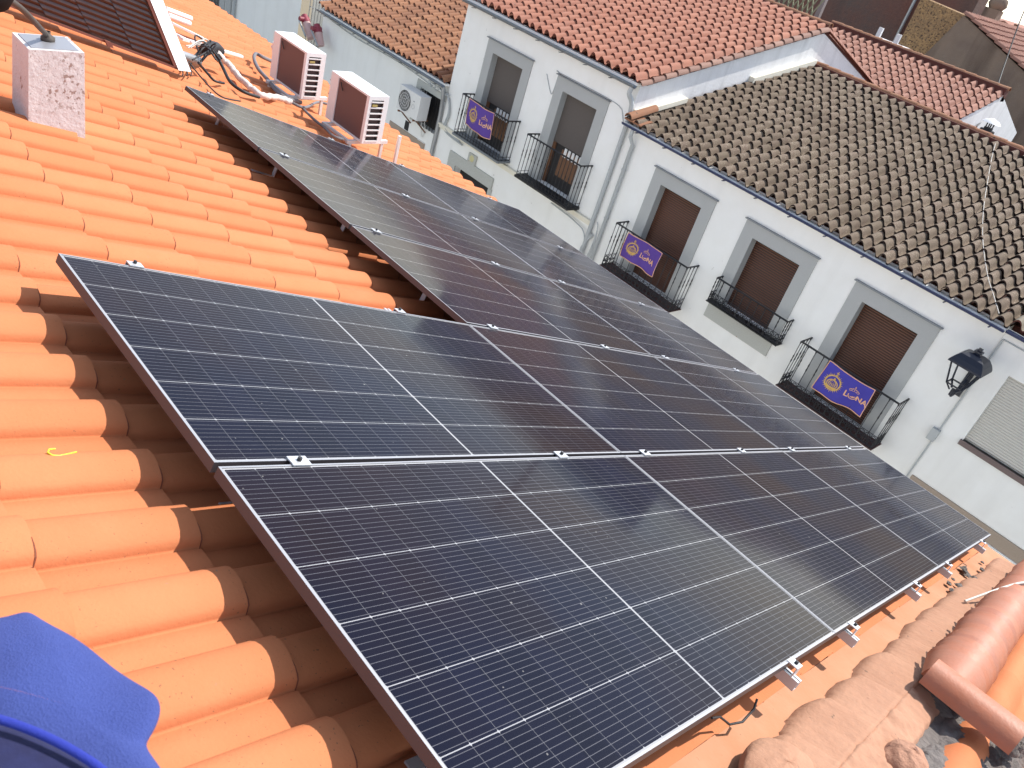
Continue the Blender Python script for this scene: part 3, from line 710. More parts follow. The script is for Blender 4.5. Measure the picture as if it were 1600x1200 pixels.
# ------------------------------------------------------------------ rooftop air conditioners
def make_ac(X0, X1, Y0, Y1, z0, z1, label):
    t = thing('air_conditioner', label, 'air conditioner', ((X0 + X1) / 2, (Y0 + Y1) / 2, z0), 'white outdoor units on the orange roof')
    w = X1 - X0
    c = MB()
    th_ = 0.012
    # shell: back coil face at Y0 (towards the ridge), louvred end at X1
    c.box((X0, Y0, z1 - 0.02), (X1, Y1, z1))                    # top
    c.box((X0, Y0, z0), (X1, Y1, z0 + 0.02))                    # bottom
    c.box((X0, Y1 - th_, z0 + 0.02), (X1, Y1, z1 - 0.02))       # front
    c.box((X0, Y0, z0 + 0.02), (X0 + th_, Y1 - th_, z1 - 0.02))   # far end
    c.box((X0 + th_, Y0, z0 + 0.02), (X0 + 0.20 * w, Y0 + th_, z1 - 0.02))
    c.box((X1 - 0.045, Y0, z0 + 0.02), (X1, Y0 + th_, z1 - 0.02))
    # louvred end: frame around slots
    ys, ye = Y0 + th_, Y1 - th_
    c.box((X1 - th_, ys, z0 + 0.02), (X1, ys + 0.022, z1 - 0.02)); c.box((X1 - th_, ye - 0.045, z0 + 0.02), (X1, ye, z1 - 0.02))
    n = 7; H = (z1 - z0 - 0.04)
    for k in range(n + 1):
        zz = z0 + 0.02 + (H - 0.018 - 0.03) * k / n
        c.box((X1 - th_, ys + 0.022, zz), (X1 + 0.004, ye - 0.045, zz + 0.012))
    c.box((X1 - th_, ys + 0.022, z1 - 0.042), (X1, ye - 0.045, z1 - 0.02))
    c.build('casing', M_WHITE, t)
    c = MB(); c.box((X0 + 0.20 * w, Y0 + 0.010, z0 + 0.02), (X1 - 0.045, Y0 + 0.03, z1 - 0.02)); c.build('coil', M_FINS, t)
    c = MB(); c.box((X1 - 0.05, ys + 0.02, z0 + 0.02), (X1 - 0.03, ye - 0.04, z1 - 0.03)); c.build('inner_coil', M_FIN, t)
    c = MB(); zz = z0 + 0.02 + (H - 0.048) * 6.35 / 7; c.box((X1 - 0.006, ys + 0.035, zz), (X1 + 0.006, ys + 0.095, zz + 0.02)); c.build('rating_plate', mat('brass_plate', (0.45, 0.36, 0.12), 0.5), t)
    c = MB(); c.tube([(X0 + 0.27 * w, Y0 - 0.004, z1 - 0.05), (X0 + 0.33 * w, Y0 - 0.012, z1 - 0.09), (X0 + 0.35 * w, Y0 - 0.004, z1 - 0.12)], 0.006, 5); c.build('sensor_wire', M_BLACK, t)
    # fan grille on the street side
    c = MB()
    for R_ in (0.06, 0.11, 0.16, 0.2): c.torus(((X0 + X1) / 2 - 0.06, Y1 + 0.006, (z0 + z1) / 2), (1, 0, 0), (0, 0, 1), R_, 0.004, 20)
    c.build('fan_grille', M_DARK, t)
    c = MB()
    for xx in (X0 + 0.12, X1 - 0.12):
        c.box((xx - 0.02, Y0 - 0.10, z0 - 0.045), (xx + 0.02, Y1 + 0.16, z0 - 0.012))
        for yy in (Y0 - 0.06, Y1 + 0.10):
            rz = -(yy) * math.tan(TH) + HT / math.cos(TH) + 0.02
            c.box((xx - 0.015, yy - 0.015, rz), (xx + 0.015, yy + 0.015, z0 - 0.045))
        c.box((xx - 0.03, Y0 + 0.01, z0 - 0.012), (xx + 0.03, Y0 + 0.05, z0)); c.box((xx - 0.03, Y1 - 0.05, z0 - 0.012), (xx + 0.03, Y1 - 0.01, z0))
    c.box((X0 + 0.14, Y0 - 0.09, z0 - 0.04), (X1 - 0.14, Y0 - 0.06, z0 - 0.015))
    c.build('stand', M_WHITE_D, t)
    return t
make_ac(-4.86, -4.15, 4.18, 4.42, -1.375, -0.885, 'nearer of the two white rooftop air conditioners, with brown coil and louvred end')
make_ac(-6.11, -5.40, 4.20, 4.44, -1.385, -0.885, 'farther of the two white rooftop air conditioners, beside the tangled grey pipes')
c = MB(); c.bar((-4.12, 4.62, -1.72), (-4.12, 4.62, -1.28), 0.03); o = c.build('stand_post', M_WHITE_D); o['label'] = 'thin white upright post behind the nearer rooftop air conditioner'; o['category'] = 'post'
c = MB(); q = Vector((-5.1, 4.36, -1.05)); c.tube([q, q + Vector((0.02, 0.02, -0.08)), q + Vector((0.0, 0.0, -0.17))], 0.025, 8); o = c.build('pipe_valve', M_RED); o['label'] = 'small red and blue valve between the two rooftop air conditioners'; o['category'] = 'valve'
c = MB(); q = RP(428, 80, -0.02); c.tube(smooth([q + Vector((0, 0, 0.12)), q, q + Vector((0.05, 0.02, -0.12))]), 0.03, 8); c.tube([q + Vector((-.04, 0, .05)), q + Vector((.06, 0, .03))], 0.035, 8)
o = c.build('valve_fitting', M_WHITE_D); o['label'] = 'white and rusty pipe fitting against the farther rooftop air conditioner'; o['category'] = 'pipe fitting'

# ------------------------------------------------------------------ facades across the street
def wall_with_holes(mb, X0, X1, Z0, Z1, Y, thick, holes, topf=None):
    """front wall in plane y=Y with rectangular holes (x0,x1,z0,z1)"""
    xs = sorted(set([X0, X1] + [h[0] for h in holes] + [h[1] for h in holes]))
    zs = sorted(set([Z0, Z1] + [h[2] for h in holes] + [h[3] for h in holes]))
    for i in range(len(xs) - 1):
        for j in range(len(zs) - 1):
            xc = (xs[i] + xs[i + 1]) / 2; zc = (zs[j] + zs[j + 1]) / 2
            if any(h[0] < xc < h[1] and h[2] < zc < h[3] for h in holes): continue
            mb.face([(xs[i], Y, zs[j]), (xs[i + 1], Y, zs[j]), (xs[i + 1], Y, zs[j + 1]), (xs[i], Y, zs[j + 1])])
    for h in holes:
        a, b_, c_, d_ = h
        mb.face([(a, Y, c_), (a, Y, d_), (a, Y + thick, d_), (a, Y + thick, c_)]); mb.face([(b_, Y, d_), (b_, Y, c_), (b_, Y + thick, c_), (b_, Y + thick, d_)])
        mb.face([(a, Y, d_), (b_, Y, d_), (b_, Y + thick, d_), (a, Y + thick, d_)]); mb.face([(a, Y, c_), (a, Y + thick, c_), (b_, Y + thick, c_), (b_, Y, c_)])

cprof = [(0.0, 0.0)]
def curved_prof(p, r=0.42, hh=0.075, n=9):
    out = []
    w = p * 0.66
    for k in range(n + 1):
        t = k / n; out.append((w * t, hh * math.sin(math.pi * t) ** 0.7))
    out += [(w + (p - w) * 0.2, -0.03), (w + (p - w) * 0.5, -0.042), (w + (p - w) * 0.8, -0.03), (p, 0.0)]
    return out
def tiled_slope(mb, X0, X1, y0, z0, y1, z1, pv=0.225, pu=0.345, hh=0.085, jit=0.005, lap=0.042):
    """from eave (y0,z0) up to ridge (y1,z1)"""
    top = Vector((X0, y1, z1)); eu = Vector((0, y0 - y1, z0 - z1)); Ln = eu.length; eu.normalize(); ev = Vector((1, 0, 0)); en = ev.cross(eu) ; 
    if en.z < 0: en = -en
    nu = int(round(Ln / pu)); pu = Ln / nu; nv = int(round((X1 - X0) / pv)); pv = (X1 - X0) / nv
    tile_roof(mb, top, eu, ev, en, nu, nv, pu, pv, curved_prof(pv, hh=hh), lap=lap, thick=0.030, jit=jit, und_mi=1)
    return en

def surround(parent, xc, hw, zt, zb, top_drip=True, inner=0.53, topw=0.27):
    """stone surround + recessed opening ; returns hole"""
    c = MB(); y = W - 0.025
    c.box((xc - hw, y, zb), (xc - inner, W + 0.0, zt)); c.box((xc + inner, y, zb), (xc + hw, W, zt))
    c.box((xc - inner, y, zt - topw), (xc + inner, W, zt))
    # reveal linings
    c.box((xc - inner - 0.02, W + 0.001, zb), (xc - inner, W + 0.24, zt - topw)); c.box((xc + inner, W + 0.001, zb), (xc + inner + 0.02, W + 0.24, zt - topw))
    c.box((xc - inner, W + 0.001, zt - topw), (xc + inner, W + 0.24, zt - topw + 0.02))
    sf = c.build('window_surround', M_GRANITE, parent)
    c = MB(); c.box((xc - hw - 0.03, W - 0.07, zt + 0.002), (xc + hw + 0.03, W, zt + 0.022)); o = c.build('drip_edge', M_GUTTER_G); o.parent = sf
    return (xc - inner - 0.02, xc + inner + 0.02, zb, zt - topw + 0.02)

def roller(parent, x0, x1, z0, z1, m_, m2, period=0.045, y=None):
    y = y or W + 0.19
    c = MB(); z = z0; n = int((z1 - z0) / period)
    for k in range(n):
        za = z0 + k * period; rows = []
        for t, dy in ((0, 0), (0.15, -0.006), (0.5, -0.012), (0.85, -0.006), (1.0, 0)):
            rows.append([Vector((x0, y + dy, za + period * t)), Vector((x1, y + dy, za + period * t))])
        c.grid(rows, True)
    o = c.build('roller_shutter', m_, parent)
    return o

def railing(parent, x0, x1, zt, zb, yF, yW, spacing=0.105, ornate=True, band=0.24, name='railing'):
    c = MB()
    # handrail
    c.tube([(x0, yW, zt), (x0, yF, zt), (x1, yF, zt), (x1, yW, zt)], 0.018, 6, smooth=False)
    c.tube([(x0, yW, zb + 0.02), (x0, yF, zb + 0.02), (x1, yF, zb + 0.02), (x1, yW, zb + 0.02)], 0.010, 4, smooth=False)
    lo = zb + (band if ornate else 0.09)
    c.tube([(x0, yW, lo), (x0, yF, lo), (x1, yF, lo), (x1, yW, lo)], 0.006, 4, smooth=False)
    def baluster(x, y):
        zm = (zt + lo) / 2
        r = 0.0075
        c.tube([(x, y, zb), (x, y, zm - 0.09), (x, y, zm - 0.05), (x, y, zm), (x, y, zm + 0.05), (x, y, zm + 0.09), (x, y, zt)], [r, r, r * 1.9, r * 1.2, r * 1.9, r, r], 5, cap=False, smooth=False)
        c.tube([(x, y, zt - 0.06), (x, y, zt - 0.01)], [r, r * 2.3], 5, cap=False, smooth=False)
    sp = spacing * (1.5 if ornate else 1.0)
    n = max(2, int(round((x1 - x0) / sp)))
    for k in range(n + 1): baluster(x0 + (x1 - x0) * k / n, yF)
    m_ = max(1, int(round((yW - yF) / 0.13)))
    for xx in (x0, x1):
        for k in range(1, m_ + 1): baluster(xx, yF + (yW - 0.02 - yF) * k / m_)
    if ornate:
        def scroll(cx, cy, ax):
            ax = Vector(ax); az = Vector((0, 0, 1)); cz = zb + band * 0.5
            c.torus(Vector((cx, cy, cz + band * 0.24)), ax, az, band * 0.19, 0.0075, 8, 4)
            c.torus(Vector((cx, cy, cz - band * 0.2)), ax, az, band * 0.21, 0.0075, 8, 4)
            c.torus(Vector((cx, cy, cz + band * 0.02)) + ax * 0.03, ax, az, band * 0.10, 0.007, 6, 4)
            c.torus(Vector((cx, cy, cz + band * 0.02)) - ax * 0.03, ax, az, band * 0.10, 0.007, 6, 4)
        n2 = int((x1 - x0) / 0.105)
        for k in range(n2): scroll(x0 + (k + 0.5) * (x1 - x0) / n2, yF, (1, 0, 0))
        for xx in (x0, x1):
            k2 = max(1, int((yW - yF) / 0.11))
            for k in range(k2): scroll(xx, yF + (k + 0.5) * (yW - yF) / k2, (0, 1, 0))
    return c.build(name, M_IRON, parent) if parent.type == 'EMPTY' else setp(c.build(name, M_IRON), parent)
def setp(o, p): o.parent = p; return o

M_SHUT = slatmat('brown_shutter', (0.115, 0.044, 0.022), (0.022, 0.009, 0.006), 0.045, 'Z', 0.36, 0.4)  # dark stripes paint shade between the slats
M_SHUT_G = slatmat('beige_shutter', (0.56, 0.54, 0.49), (0.42, 0.40, 0.36), 0.045, 'Z', 0.2, 0.5)

# ---- lower house with grey roof (right)
ZG = -8.65
h3 = thing('white_house', 'low white house with a lichen grey tiled roof and three brown shuttered windows', 'house', (-3.7, W, ZG))
X30, X31 = -7.75, 0.39
holes = []
for xc in (-5.90, -3.58, -1.22):
    zb_ = -5.22 if xc != -3.58 else -4.66
    holes.append(surround(h3, xc, 0.79, -2.93, zb_))
c = MB(); wall_with_holes(c, X30, X31, ZG, -2.385, W, 0.3, holes)
c.face([(X31, W, ZG), (X31, 27, ZG), (X31, 27, -2.4), (X31, W, -2.4)]); c.face([(X30, W, ZG), (X30, W, -2.4), (X30, 27, -2.4), (X30, 27, ZG)])
c.build('wall', M_WALL, h3)
for hx, xc in zip(holes, (-5.90, -3.58, -1.22)):
    roller(h3, hx[0] + 0.02, hx[1] - 0.02, hx[2], hx[3], M_SHUT, M_DARK)
c = MB(); c.box((-4.37, W - 0.03, -5.04), (-2.83, W, -4.67)); c.build('sill_apron', M_GRANITE_G, h3)
c = MB(); en = tiled_slope(c, X30 + 0.02, X31 + 0.02, W - 0.13, -2.40, 19.6, -0.90, jit=0.008, lap=0.052); c.build('roof', [M_TILE_GREY, mat('deep_shade_tile_end', (0.03, 0.017, 0.014), 0.95)], h3)  # near-black end faces paint the shade under each course
c = MB(); c.prism([(X30, W + 0.25, -2.42), (X30, 19.65, -0.97), (X30, 19.9, -0.94), (X30, 27, -2.6), (X30, 27, -2.8), (X30, W + 0.25, -2.55)], (X31 - X30, 0, 0)); c.build('roof_deck', M_UNDER, h3)
c = MB()
n = 24
for k in range(n):
    xa = X30 + (X31 + 0.3 - X30) * k / n; xb = X30 + (X31 + 0.3 - X30) * (k + 1) / n
    halfround(c, (xa, 19.74, -0.845), (xb + 0.03, 19.74, -0.835), 0.095, 0.105, (0, 0, 1), n=8)
c.build('ridge_tile', M_TILE_TAN, h3)
c = MB(); c.box((X30, 19.58, -1.0), (X31 + 0.3, 19.86, -0.80)); c.build('ridge_shade_band', M_UNDER, h3)  # dark box painted in for the shaded side of the ridge caps
c = MB()   # overhanging eave board + gutter
c.box((X30, W - 0.13, -2.47), (X31, W - 0.001, -2.415)); c.build('eave_board', M_WALL, h3)
def gutter(parent, x0, x1, y, z, m_, r=0.055):
    c = MB(); rows = []
    for k in range(9):
        a = math.pi * k / 8
        rows.append([Vector((x0, y - r * math.cos(a), z - r * math.sin(a))), Vector((x1, y - r * math.cos(a), z - r * math.sin(a)))])
    c.grid(rows, True)
    rows2 = []
    for k in range(9):
        a = math.pi * k / 8; r2 = r - 0.004
        rows2.append([Vector((x1, y - r2 * math.cos(a), z - r2 * math.sin(a))), Vector((x0, y - r2 * math.cos(a), z - r2 * math.sin(a)))])
    c.grid(rows2, True)
    c.tube([(x0, y - r, z), (x1, y - r, z)], 0.008, 6)
    xx = x0 + 0.4
    while xx < x1:
        c.box((xx, y - r - 0.012, z - r - 0.02), (xx + 0.02, y + r, z - r - 0.004)); xx += 0.75
    return c.build('gutter', m_, parent)
gutter(h3, X30 + 0.02, X31, W - 0.17, -2.42, M_GUTTER_B)
c = MB()
px_ = -7.42
c.tube([(px_ - 0.02, W - 0.17, -2.47), (px_ - 0.02, W - 0.17, -2.62), (px_ + 0.02, W - 0.06, -2.78), (px_ + 0.02, W - 0.06, -8.5)], 0.042, 10)
for zz in (-3.3, -4.4, -5.6): c.tube([(px_ + 0.02, W - 0.06, zz), (px_ + 0.02, W - 0.06, zz - 0.03)], 0.052, 10)
c.build('downpipe', M_PIPE, h3)
# balconies
def balcony(parent, x0, x1, zt, zb, d, ornate, slabm, cream=False):
    c = MB(); th_ = 0.02 if ornate else 0.05; c.box((x0 - 0.03, W - d - 0.03, zb - th_), (x1 + 0.03, W, zb)); 
    if cream: c.box((x0 - 0.05, W - d - 0.05, zb - 0.09), (x1 + 0.05, W, zb - 0.052))
    sl_ = c.build('balcony', slabm, parent)
    r = railing(sl_, x0, x1, zt, zb, W - d, W, ornate=ornate, spacing=0.105)
    return sl_
M_BALC = mat('brown_red_floor', (0.075, 0.035, 0.032), 0.8)
balcony(h3, -6.86, -4.92, -4.23, -5.22, 0.40, True, M_BALC)
balcony(h3, -2.22, -0.26, -4.24, -5.20, 0.40, True, M_BALC)
rl = railing(h3, -4.33, -2.68, -4.14, -4.64, W - 0.22, W, ornate=True, band=0.2)
c = MB(); c.box((-4.35, W - 0.24, -4.665), (-2.66, W, -4.645)); c.build('grille_base', M_IRON, h3)

# ---- taller house with two balconies (middle)
h2 = thing('white_house', 'taller white house with salmon tiled roof and two black iron balconies', 'house', (-10.5, W, ZG))
X20, X21 = -13.32, -7.75
ZT2 = -1.66
holes = [surround(h2, xc, 0.785, -2.24, -4.57) for xc in (-11.55, -9.14)]
dx0, dx1 = -12.42, -11.08
holes.append((dx0, dx1, ZG, -5.42))
c = MB(); wall_with_holes(c, X20, X21, ZG, ZT2, W, 0.3, holes)
c.build('wall', M_WALL, h2)
c = MB(); c.box((X20, W - 0.14, ZT2 - 0.03), (X21, W - 0.001, ZT2 + 0.02)); c.build('eave_board', M_WALL, h2)
RY, RZ = 19.6, -0.02
c = MB()
c.prism([(X21, W + 0.001, ZG), (X21, W + 0.001, ZT2 - 0.02), (X21, RY, RZ - 0.07), (X21, 24.6, RZ - 1.5), (X21, 24.6, ZG)], (-0.25, 0, 0))
c.build('gable_wall', M_WALL_OLD, h2)
c = MB()
c.prism([(X20, W + 0.001, ZG), (X20, W + 0.001, ZT2 - 0.02), (X20, RY, RZ - 0.07), (X20, 24.6, RZ - 1.5), (X20, 24.6, ZG)], (0.25, 0, 0))
c.build('gable_wall', M_WALL_OLD, h2)
c = MB(); tiled_slope(c, X20 - 0.06, X21 + 0.04, W - 0.14, ZT2 + 0.06, RY, RZ + 0.02, pv=0.235, pu=0.36, hh=0.085); c.build('roof', [M_TILE_PINK, mat('shaded_tile_end', (0.12, 0.032, 0.022), 0.95)], h2)  # dark red end faces paint the shade under each course
c = MB(); c.prism([(X20, W + 0.2, ZT2 + 0.03), (X20, RY, RZ - 0.03), (X20, 24.7, RZ - 1.46), (X20, 24.7, RZ - 1.54), (X20, RY, RZ - 0.1), (X20, W + 0.2, ZT2 - 0.02)], (X21 - X20, 0, 0)); c.build('roof_deck', M_UNDER, h2)
c = MB()
for k in range(16):
    xa = X20 + (X21 - X20) * k / 16; halfround(c, (xa, RY + 0.14, RZ + 0.05), (xa + 0.37, RY + 0.14, RZ + 0.06), 0.09, 0.10, (0, 0, 1), n=8)
c.build('ridge_tile', M_TILE_TAN, h2)
c = MB(); c.box((X20, RY + 0.02, RZ - 0.12), (X21, RY + 0.26, RZ + 0.10)); c.build('ridge_shade_band', M_UNDER, h2)  # dark band painted in for the caps' shaded side
# verge tiles along the gable edge, dark
c = MB(); n = 18
for k in range(n):
    ya = RY + (W - 0.1 - RY) * k / n; yb = RY + (W - 0.1 - RY) * (k + 1) / n
    za = RZ + (ZT2 - RZ) * k / n; zb_ = RZ + (ZT2 - RZ) * (k + 1) / n
    halfround(c, (X21 + 0.03, ya + 0.03, za - 0.02), (X21 + 0.03, yb, zb_ - 0.0), 0.075, 0.085, (0, 0, 1), n=8)
c.build('verge_tile', mat('brown_clay', (0.23, 0.13, 0.10), 0.85, island=(0.8, (0.34, 0.2, 0.15)), bump=(40, 0.4, 0.01)), h2)
c = MB()
for k in range(20):
    ya = RY + 5 * k / 20; za = RZ - 1.45 * k / 20
    halfround(c, (X21 + 0.03, ya + 0.28, za - 1.45 / 20 - 0.01), (X21 + 0.03, ya, za), 0.06, 0.065, (0, 0, 1), n=6)
c.build('back_verge_tile', M_TILE_ROSE, h2)
gutter(h2, X20 + 0.02, X21 + 0.02, W - 0.19, ZT2 - 0.03, M_GUTTER_G, r=0.06)
c = MB()
c.tube(smooth([(X21 - 0.05, W - 0.19, ZT2 - 0.08), (X21 - 0.06, W - 0.19, ZT2 - 0.22), (X21 - 0.02, W - 0.10, ZT2 - 0.34), (X21 + 0.02, W - 0.07, ZT2 - 0.5), (X21 + 0.03, W - 0.055, -2.6), (X21 + 0.03, W - 0.055, -5.0), (X21 + 0.03, W - 0.055, -8.4)], 3), 0.05, 10)
c.build('downpipe', M_PIPE, h2)
for hx in holes[:2]:
    a_, b_ = hx[0] + 0.02, hx[1] - 0.02
    c = MB(); rows = []
    c.box((a_, W + 0.16, -3.62), (b_, W + 0.17, hx[3])); c.build('blind', M_BLIND, h2)
    c = MB(); c.box((a_, W + 0.20, hx[2]), (b_, W + 0.235, hx[3])); c.build('door_leaf', M_DARK, h2)
    c = MB(); 
    c.box((a_, W + 0.17, hx[2]), (a_ + 0.09, W + 0.20, hx[3])); c.box((a_ + 0.32, W + 0.175, -4.3), (b_ - 0.02, W + 0.2, -3.7)); 
    c.build('wooden_panel', M_WOOD, h2)
    c = MB()
    for s_ in range(5):
        xx = a_ + 0.40 + s_ * 0.12; c.box((xx, W + 0.16, -3.84), (xx + 0.075, W + 0.172, -3.64))
    c.build('white_slats', M_WHITE_D, h2)
balcony(h2, -12.36, -10.66, -3.58, -4.54, 0.38, False, M_GUTTER_G, False)
balcony(h2, -9.98, -8.25, -3.60, -4.57, 0.38, False, M_IRON, False)
c = MB(); c.box((X20, W - 0.06, -4.78), (X21, W, -4.70)); c.box((X20, W - 0.09, -4.70), (X21, W, -4.66)); c.build('cornice', M_CREAM, h2)
c = MB()
c.box((-12.72, W - 0.04, -5.42), (-10.98, W, -5.14)); c.box((-12.02, W - 0.05, -5.139), (-11.72, W, -4.90)); c.box((-12.72, W - 0.03, ZG), (dx0, W, -5.425)); c.box((dx1, W - 0.03, ZG), (-10.95, W, -5.425))
c.build('door_surround', M_GRANITE_G, h2)
c = MB(); c.box((dx0, W + 0.2, ZG), (dx1, W + 0.24, -5.42)); c.build('door', M_DARK, h2)
c = MB(); c.lathe([(0, 0.012), (0.06, 0.012), (0.085, 0.0)], (-11.87, W - 0.052, -5.01), Vector((1, 0, 0)), Vector((0, 0, 1)), Vector((0, -1, 0)), 12, False); c.build('ceramic_plaque', M_CERAMIC, h2)
c = MB(); c.tube(smooth([(-8.0, W - 0.01, -2.25 + 0.0), (-7.86, W - 0.02, -2.45), (-7.8, W - 0.02, -2.5)]), 0.008, 5)
c.tube(smooth([(-10.28, W - 0.01, -2.35), (-10.02, W - 0.012, -2.66), (-9.95, W - 0.012, -2.62), (-9.93, W - 0.012, -2.22), (-9.9, W - 0.012, -2.2), (-8.36, W - 0.012, -2.2), (-8.0, W - 0.012, -2.26)]), 0.009, 5)
c.build('wall_wire', M_PIPE, h2)

# ledge flashing where the grey roof meets the gable
c = MB()
c.obox((X21 + 0.002, 17.1, -1.42), (0, 2.5, 0.57), (0.14, 0, 0), (0, 0, 0.14)); c.build('flashing', M_CREAM, h2)
c = MB(); c.obox((X21 + 0.002, 13.3, -2.26), (0, 1.5, 0.34), (0.16, 0, 0), (0, 0, 0.10)); c.build('flashing', M_CREAM, h2)
c = MB(); c.obox((X21, 13.1, -2.36), (0.45, 0, 0), (0, 0.35, 0.08), (0, 0, 0.03)); 
halfround(c, (X21 + 0.12, 13.85, -2.10), (X21 + 0.12, 13.05, -2.30), 0.09, 0.10, (0, 0, 1), n=8); c.build('new_tile', M_TILE_TAN, h3)

# ---- low house on the left, same street line
h1 = thing('white_house', 'small white house with a tan tiled roof, leftmost beside the taller house', 'house', (-16.2, W, ZG))
X10, X11 = -19.3, X20 - 0.01
ZT1 = -3.72
bx0, bx1, bz0, bz1 = -14.35, -13.45, -5.05, -4.15
c = MB(); wall_with_holes(c, X10, X11, ZG, ZT1, W, 0.3, [(bx0, bx1, bz0, bz1)])
c.face([(X10, W, ZG), (X10, W, ZT1), (X10, 20, ZT1), (X10, 20, ZG)]); c.build('wall', M_WALL, h1)
c = MB(); tiled_slope(c, X10 - 0.1, X11, W - 0.15, ZT1 + 0.06, 18.6, -2.1, pv=0.235, pu=0.37, hh=0.085, jit=0.007); c.build('roof', [M_TILE_TAN, bpy.data.materials['shaded_tile_end']], h1)
c = MB(); c.box((X10, W - 0.14, ZT1 - 0.03), (X11, W - 0.001, ZT1 + 0.02)); c.build('eave_board', M_WALL, h1)
c = MB(); c.prism([(X10, W + 0.2, ZT1 + 0.03), (X10, 18.6, -2.18), (X10, 24, -3.9), (X10, 24, -4), (X10, W + 0.2, ZT1 - 0.06)], (X11 - X10, 0, 0)); c.build('roof_deck', M_UNDER, h1)
gutter(h1, X10, X11 + 0.01, W - 0.2, ZT1 - 0.02, M_GUTTER_G, r=0.055)
c = MB(); c.box((bx0 - 0.2, W - 0.03, bz1), (bx1 + 0.1, W, bz1 + 0.16)); c.box((bx0 - 0.2, W - 0.03, bz0), (bx0, W, bz1)); c.build('window_surround', M_GRANITE_G, h1)
c = MB(); c.box((bx0, W + 0.2, bz0), (bx1, W + 0.22, bz1)); c.build('window_pane', M_DARK, h1)
c = MB()
for k in range(8): c.box((bx0 + 0.06 + k * 0.115, W - 0.02, bz0), (bx0 + 0.075 + k * 0.115, W - 0.005, bz1))
c.build('window_bars', M_IRON, h1)
xa, za = F(641, 187); xb, zb_ = F(700, 233)
c = MB(); c.box((-15.35, W - 0.03, -5.68), (-13.75, W, -5.42)); c.build('door_lintel', M_GRANITE_T, h1)
c = MB(); c.box((-14.72, W - 0.012, -5.40), (-14.55, W, -5.16)); c.build('number_plate', M_IRON, h1)
c = MB(); c.tube(smooth([(-13.36, W - 0.16, ZT1 - 0.06), (-13.34, W - 0.12, ZT1 - 0.3), (-13.36, W - 0.07, -4.35), (-13.36, W - 0.06, -5.0), (-13.38, W - 0.06, -8.4)], 3), 0.05, 10); c.build('downpipe', M_STEEL, h1)
c = MB(); c.tube(smooth([(-13.2, W - 0.03, -4.0), (-13.1, W - 0.04, -4.35), (-13.15, W - 0.04, -4.7), (-12.95, W - 0.04, -4.82), (-12.3, W - 0.07, -4.84)], 4), 0.02, 6)
c.tube(smooth([(-13.6, W - 0.06, -3.9), (-13.25, W - 0.06, -3.95), (-13.05, W - 0.05, -4.35), (-13.1, W - 0.05, -4.66), (-12.9, W - 0.05, -4.78), (-12.4, W - 0.08, -4.79)], 4), 0.02, 6)
c.tube(smooth([(-19.2, W - 0.04, -3.85), (-17.5, W - 0.05, -3.93), (-15.5, W - 0.05, -3.88), (-13.9, W - 0.05, -3.95)], 5), 0.013, 5)
for k in range(8):
    p0 = Vector((-14.1 + 0.1 * k, W - 0.05, -3.88)); c.tube(smooth([p0, p0 + Vector((0.1, -0.05, rr.uniform(-.12, .05))), p0 + Vector((0.24, 0.0, rr.uniform(-.1, .05)))]), 0.011, 5)
o = c.build('facade_cables', M_PIPE); o['label'] = 'sagging grey cables under the eaves beside the wall air conditioner'; o['category'] = 'cables'

# wall mounted air conditioner
wa = thing('air_conditioner', 'grey white air conditioner hung high on the wall below the tan tiled roof', 'air conditioner', (-14.1, W - 0.3, -4.75))
c = MB(); ax0, ax1, az0, az1, ay0 = -14.62, -13.72, -4.80, -4.20, W - 0.48
c.box((ax0, ay0, az0), (ax1, ay0 + 0.32, az1)); c.box((ax0 - 0.01, ay0 - 0.01, az1 + 0.002), (ax1 + 0.01, ay0 + 0.33, az1 + 0.02)); c.build('casing', M_WHITE_D, wa)
c = MB(); cx_, cz_ = ax0 + 0.29, (az0 + az1) / 2
c.lathe([(0.0, 0.002), (0.26, 0.002)], (cx_, ay0, cz_), Vector((1, 0, 0)), Vector((0, 0, 1)), Vector((0, -1, 0)), 24, False); c.build('fan_opening', M_DARK, wa)
c = MB()
for R_ in (0.265, 0.19, 0.12, 0.05): c.torus((cx_, ay0 - 0.012, cz_), (1, 0, 0), (0, 0, 1), R_, 0.006, 24)
for k in range(9):
    xx = -0.2 + 0.05 * k; hh = math.sqrt(max(0, 0.24 ** 2 - xx ** 2)); c.tube([(cx_ + xx, ay0 - 0.012, cz_ - hh), (cx_ + xx, ay0 - 0.012, cz_ + hh)], 0.006, 4)
c.build('fan_grille', M_WHITE_D, wa)
c = MB(); c.torus((ax0 + 0.66, ay0 - 0.003, cz_ - 0.02), (1, 0, 0), (0, 0, 1), 0.055, 0.004, 14); c.box((ax0 + 0.63, ay0 - 0.004, cz_ + 0.1), (ax0 + 0.69, ay0, cz_ + 0.125)); c.build('badge', M_STEEL, wa)
c = MB()
for xx in (ax0 + 0.12, ax1 - 0.12):
    c = MB(); c.box((xx - 0.02, ay0 - 0.02, az0 - 0.05), (xx + 0.02, W, az0 - 0.01)); c.bar((xx, ay0 + 0.1, az0 - 0.05), (xx, W - 0.01, az0 - 0.35), 0.03)
    c.build('bracket', M_RUST, wa)
c = MB(); c.tube(smooth([(ax0 + 0.65, W - 0.1, az0 - 0.04), (ax0 + 0.66, W - 0.04, -5.2), (ax0 + 0.7, W - 0.03, -5.3), (ax0 + 0.78, W - 0.04, -5.1), (ax0 + 0.76, W - 0.1, -4.85)]), 0.012, 5)
c.box((ax0 + 0.55, W - 0.03, -5.42), (ax0 + 0.85, W, -5.40)); c.build('drain_hose', M_WHITE_D, wa)

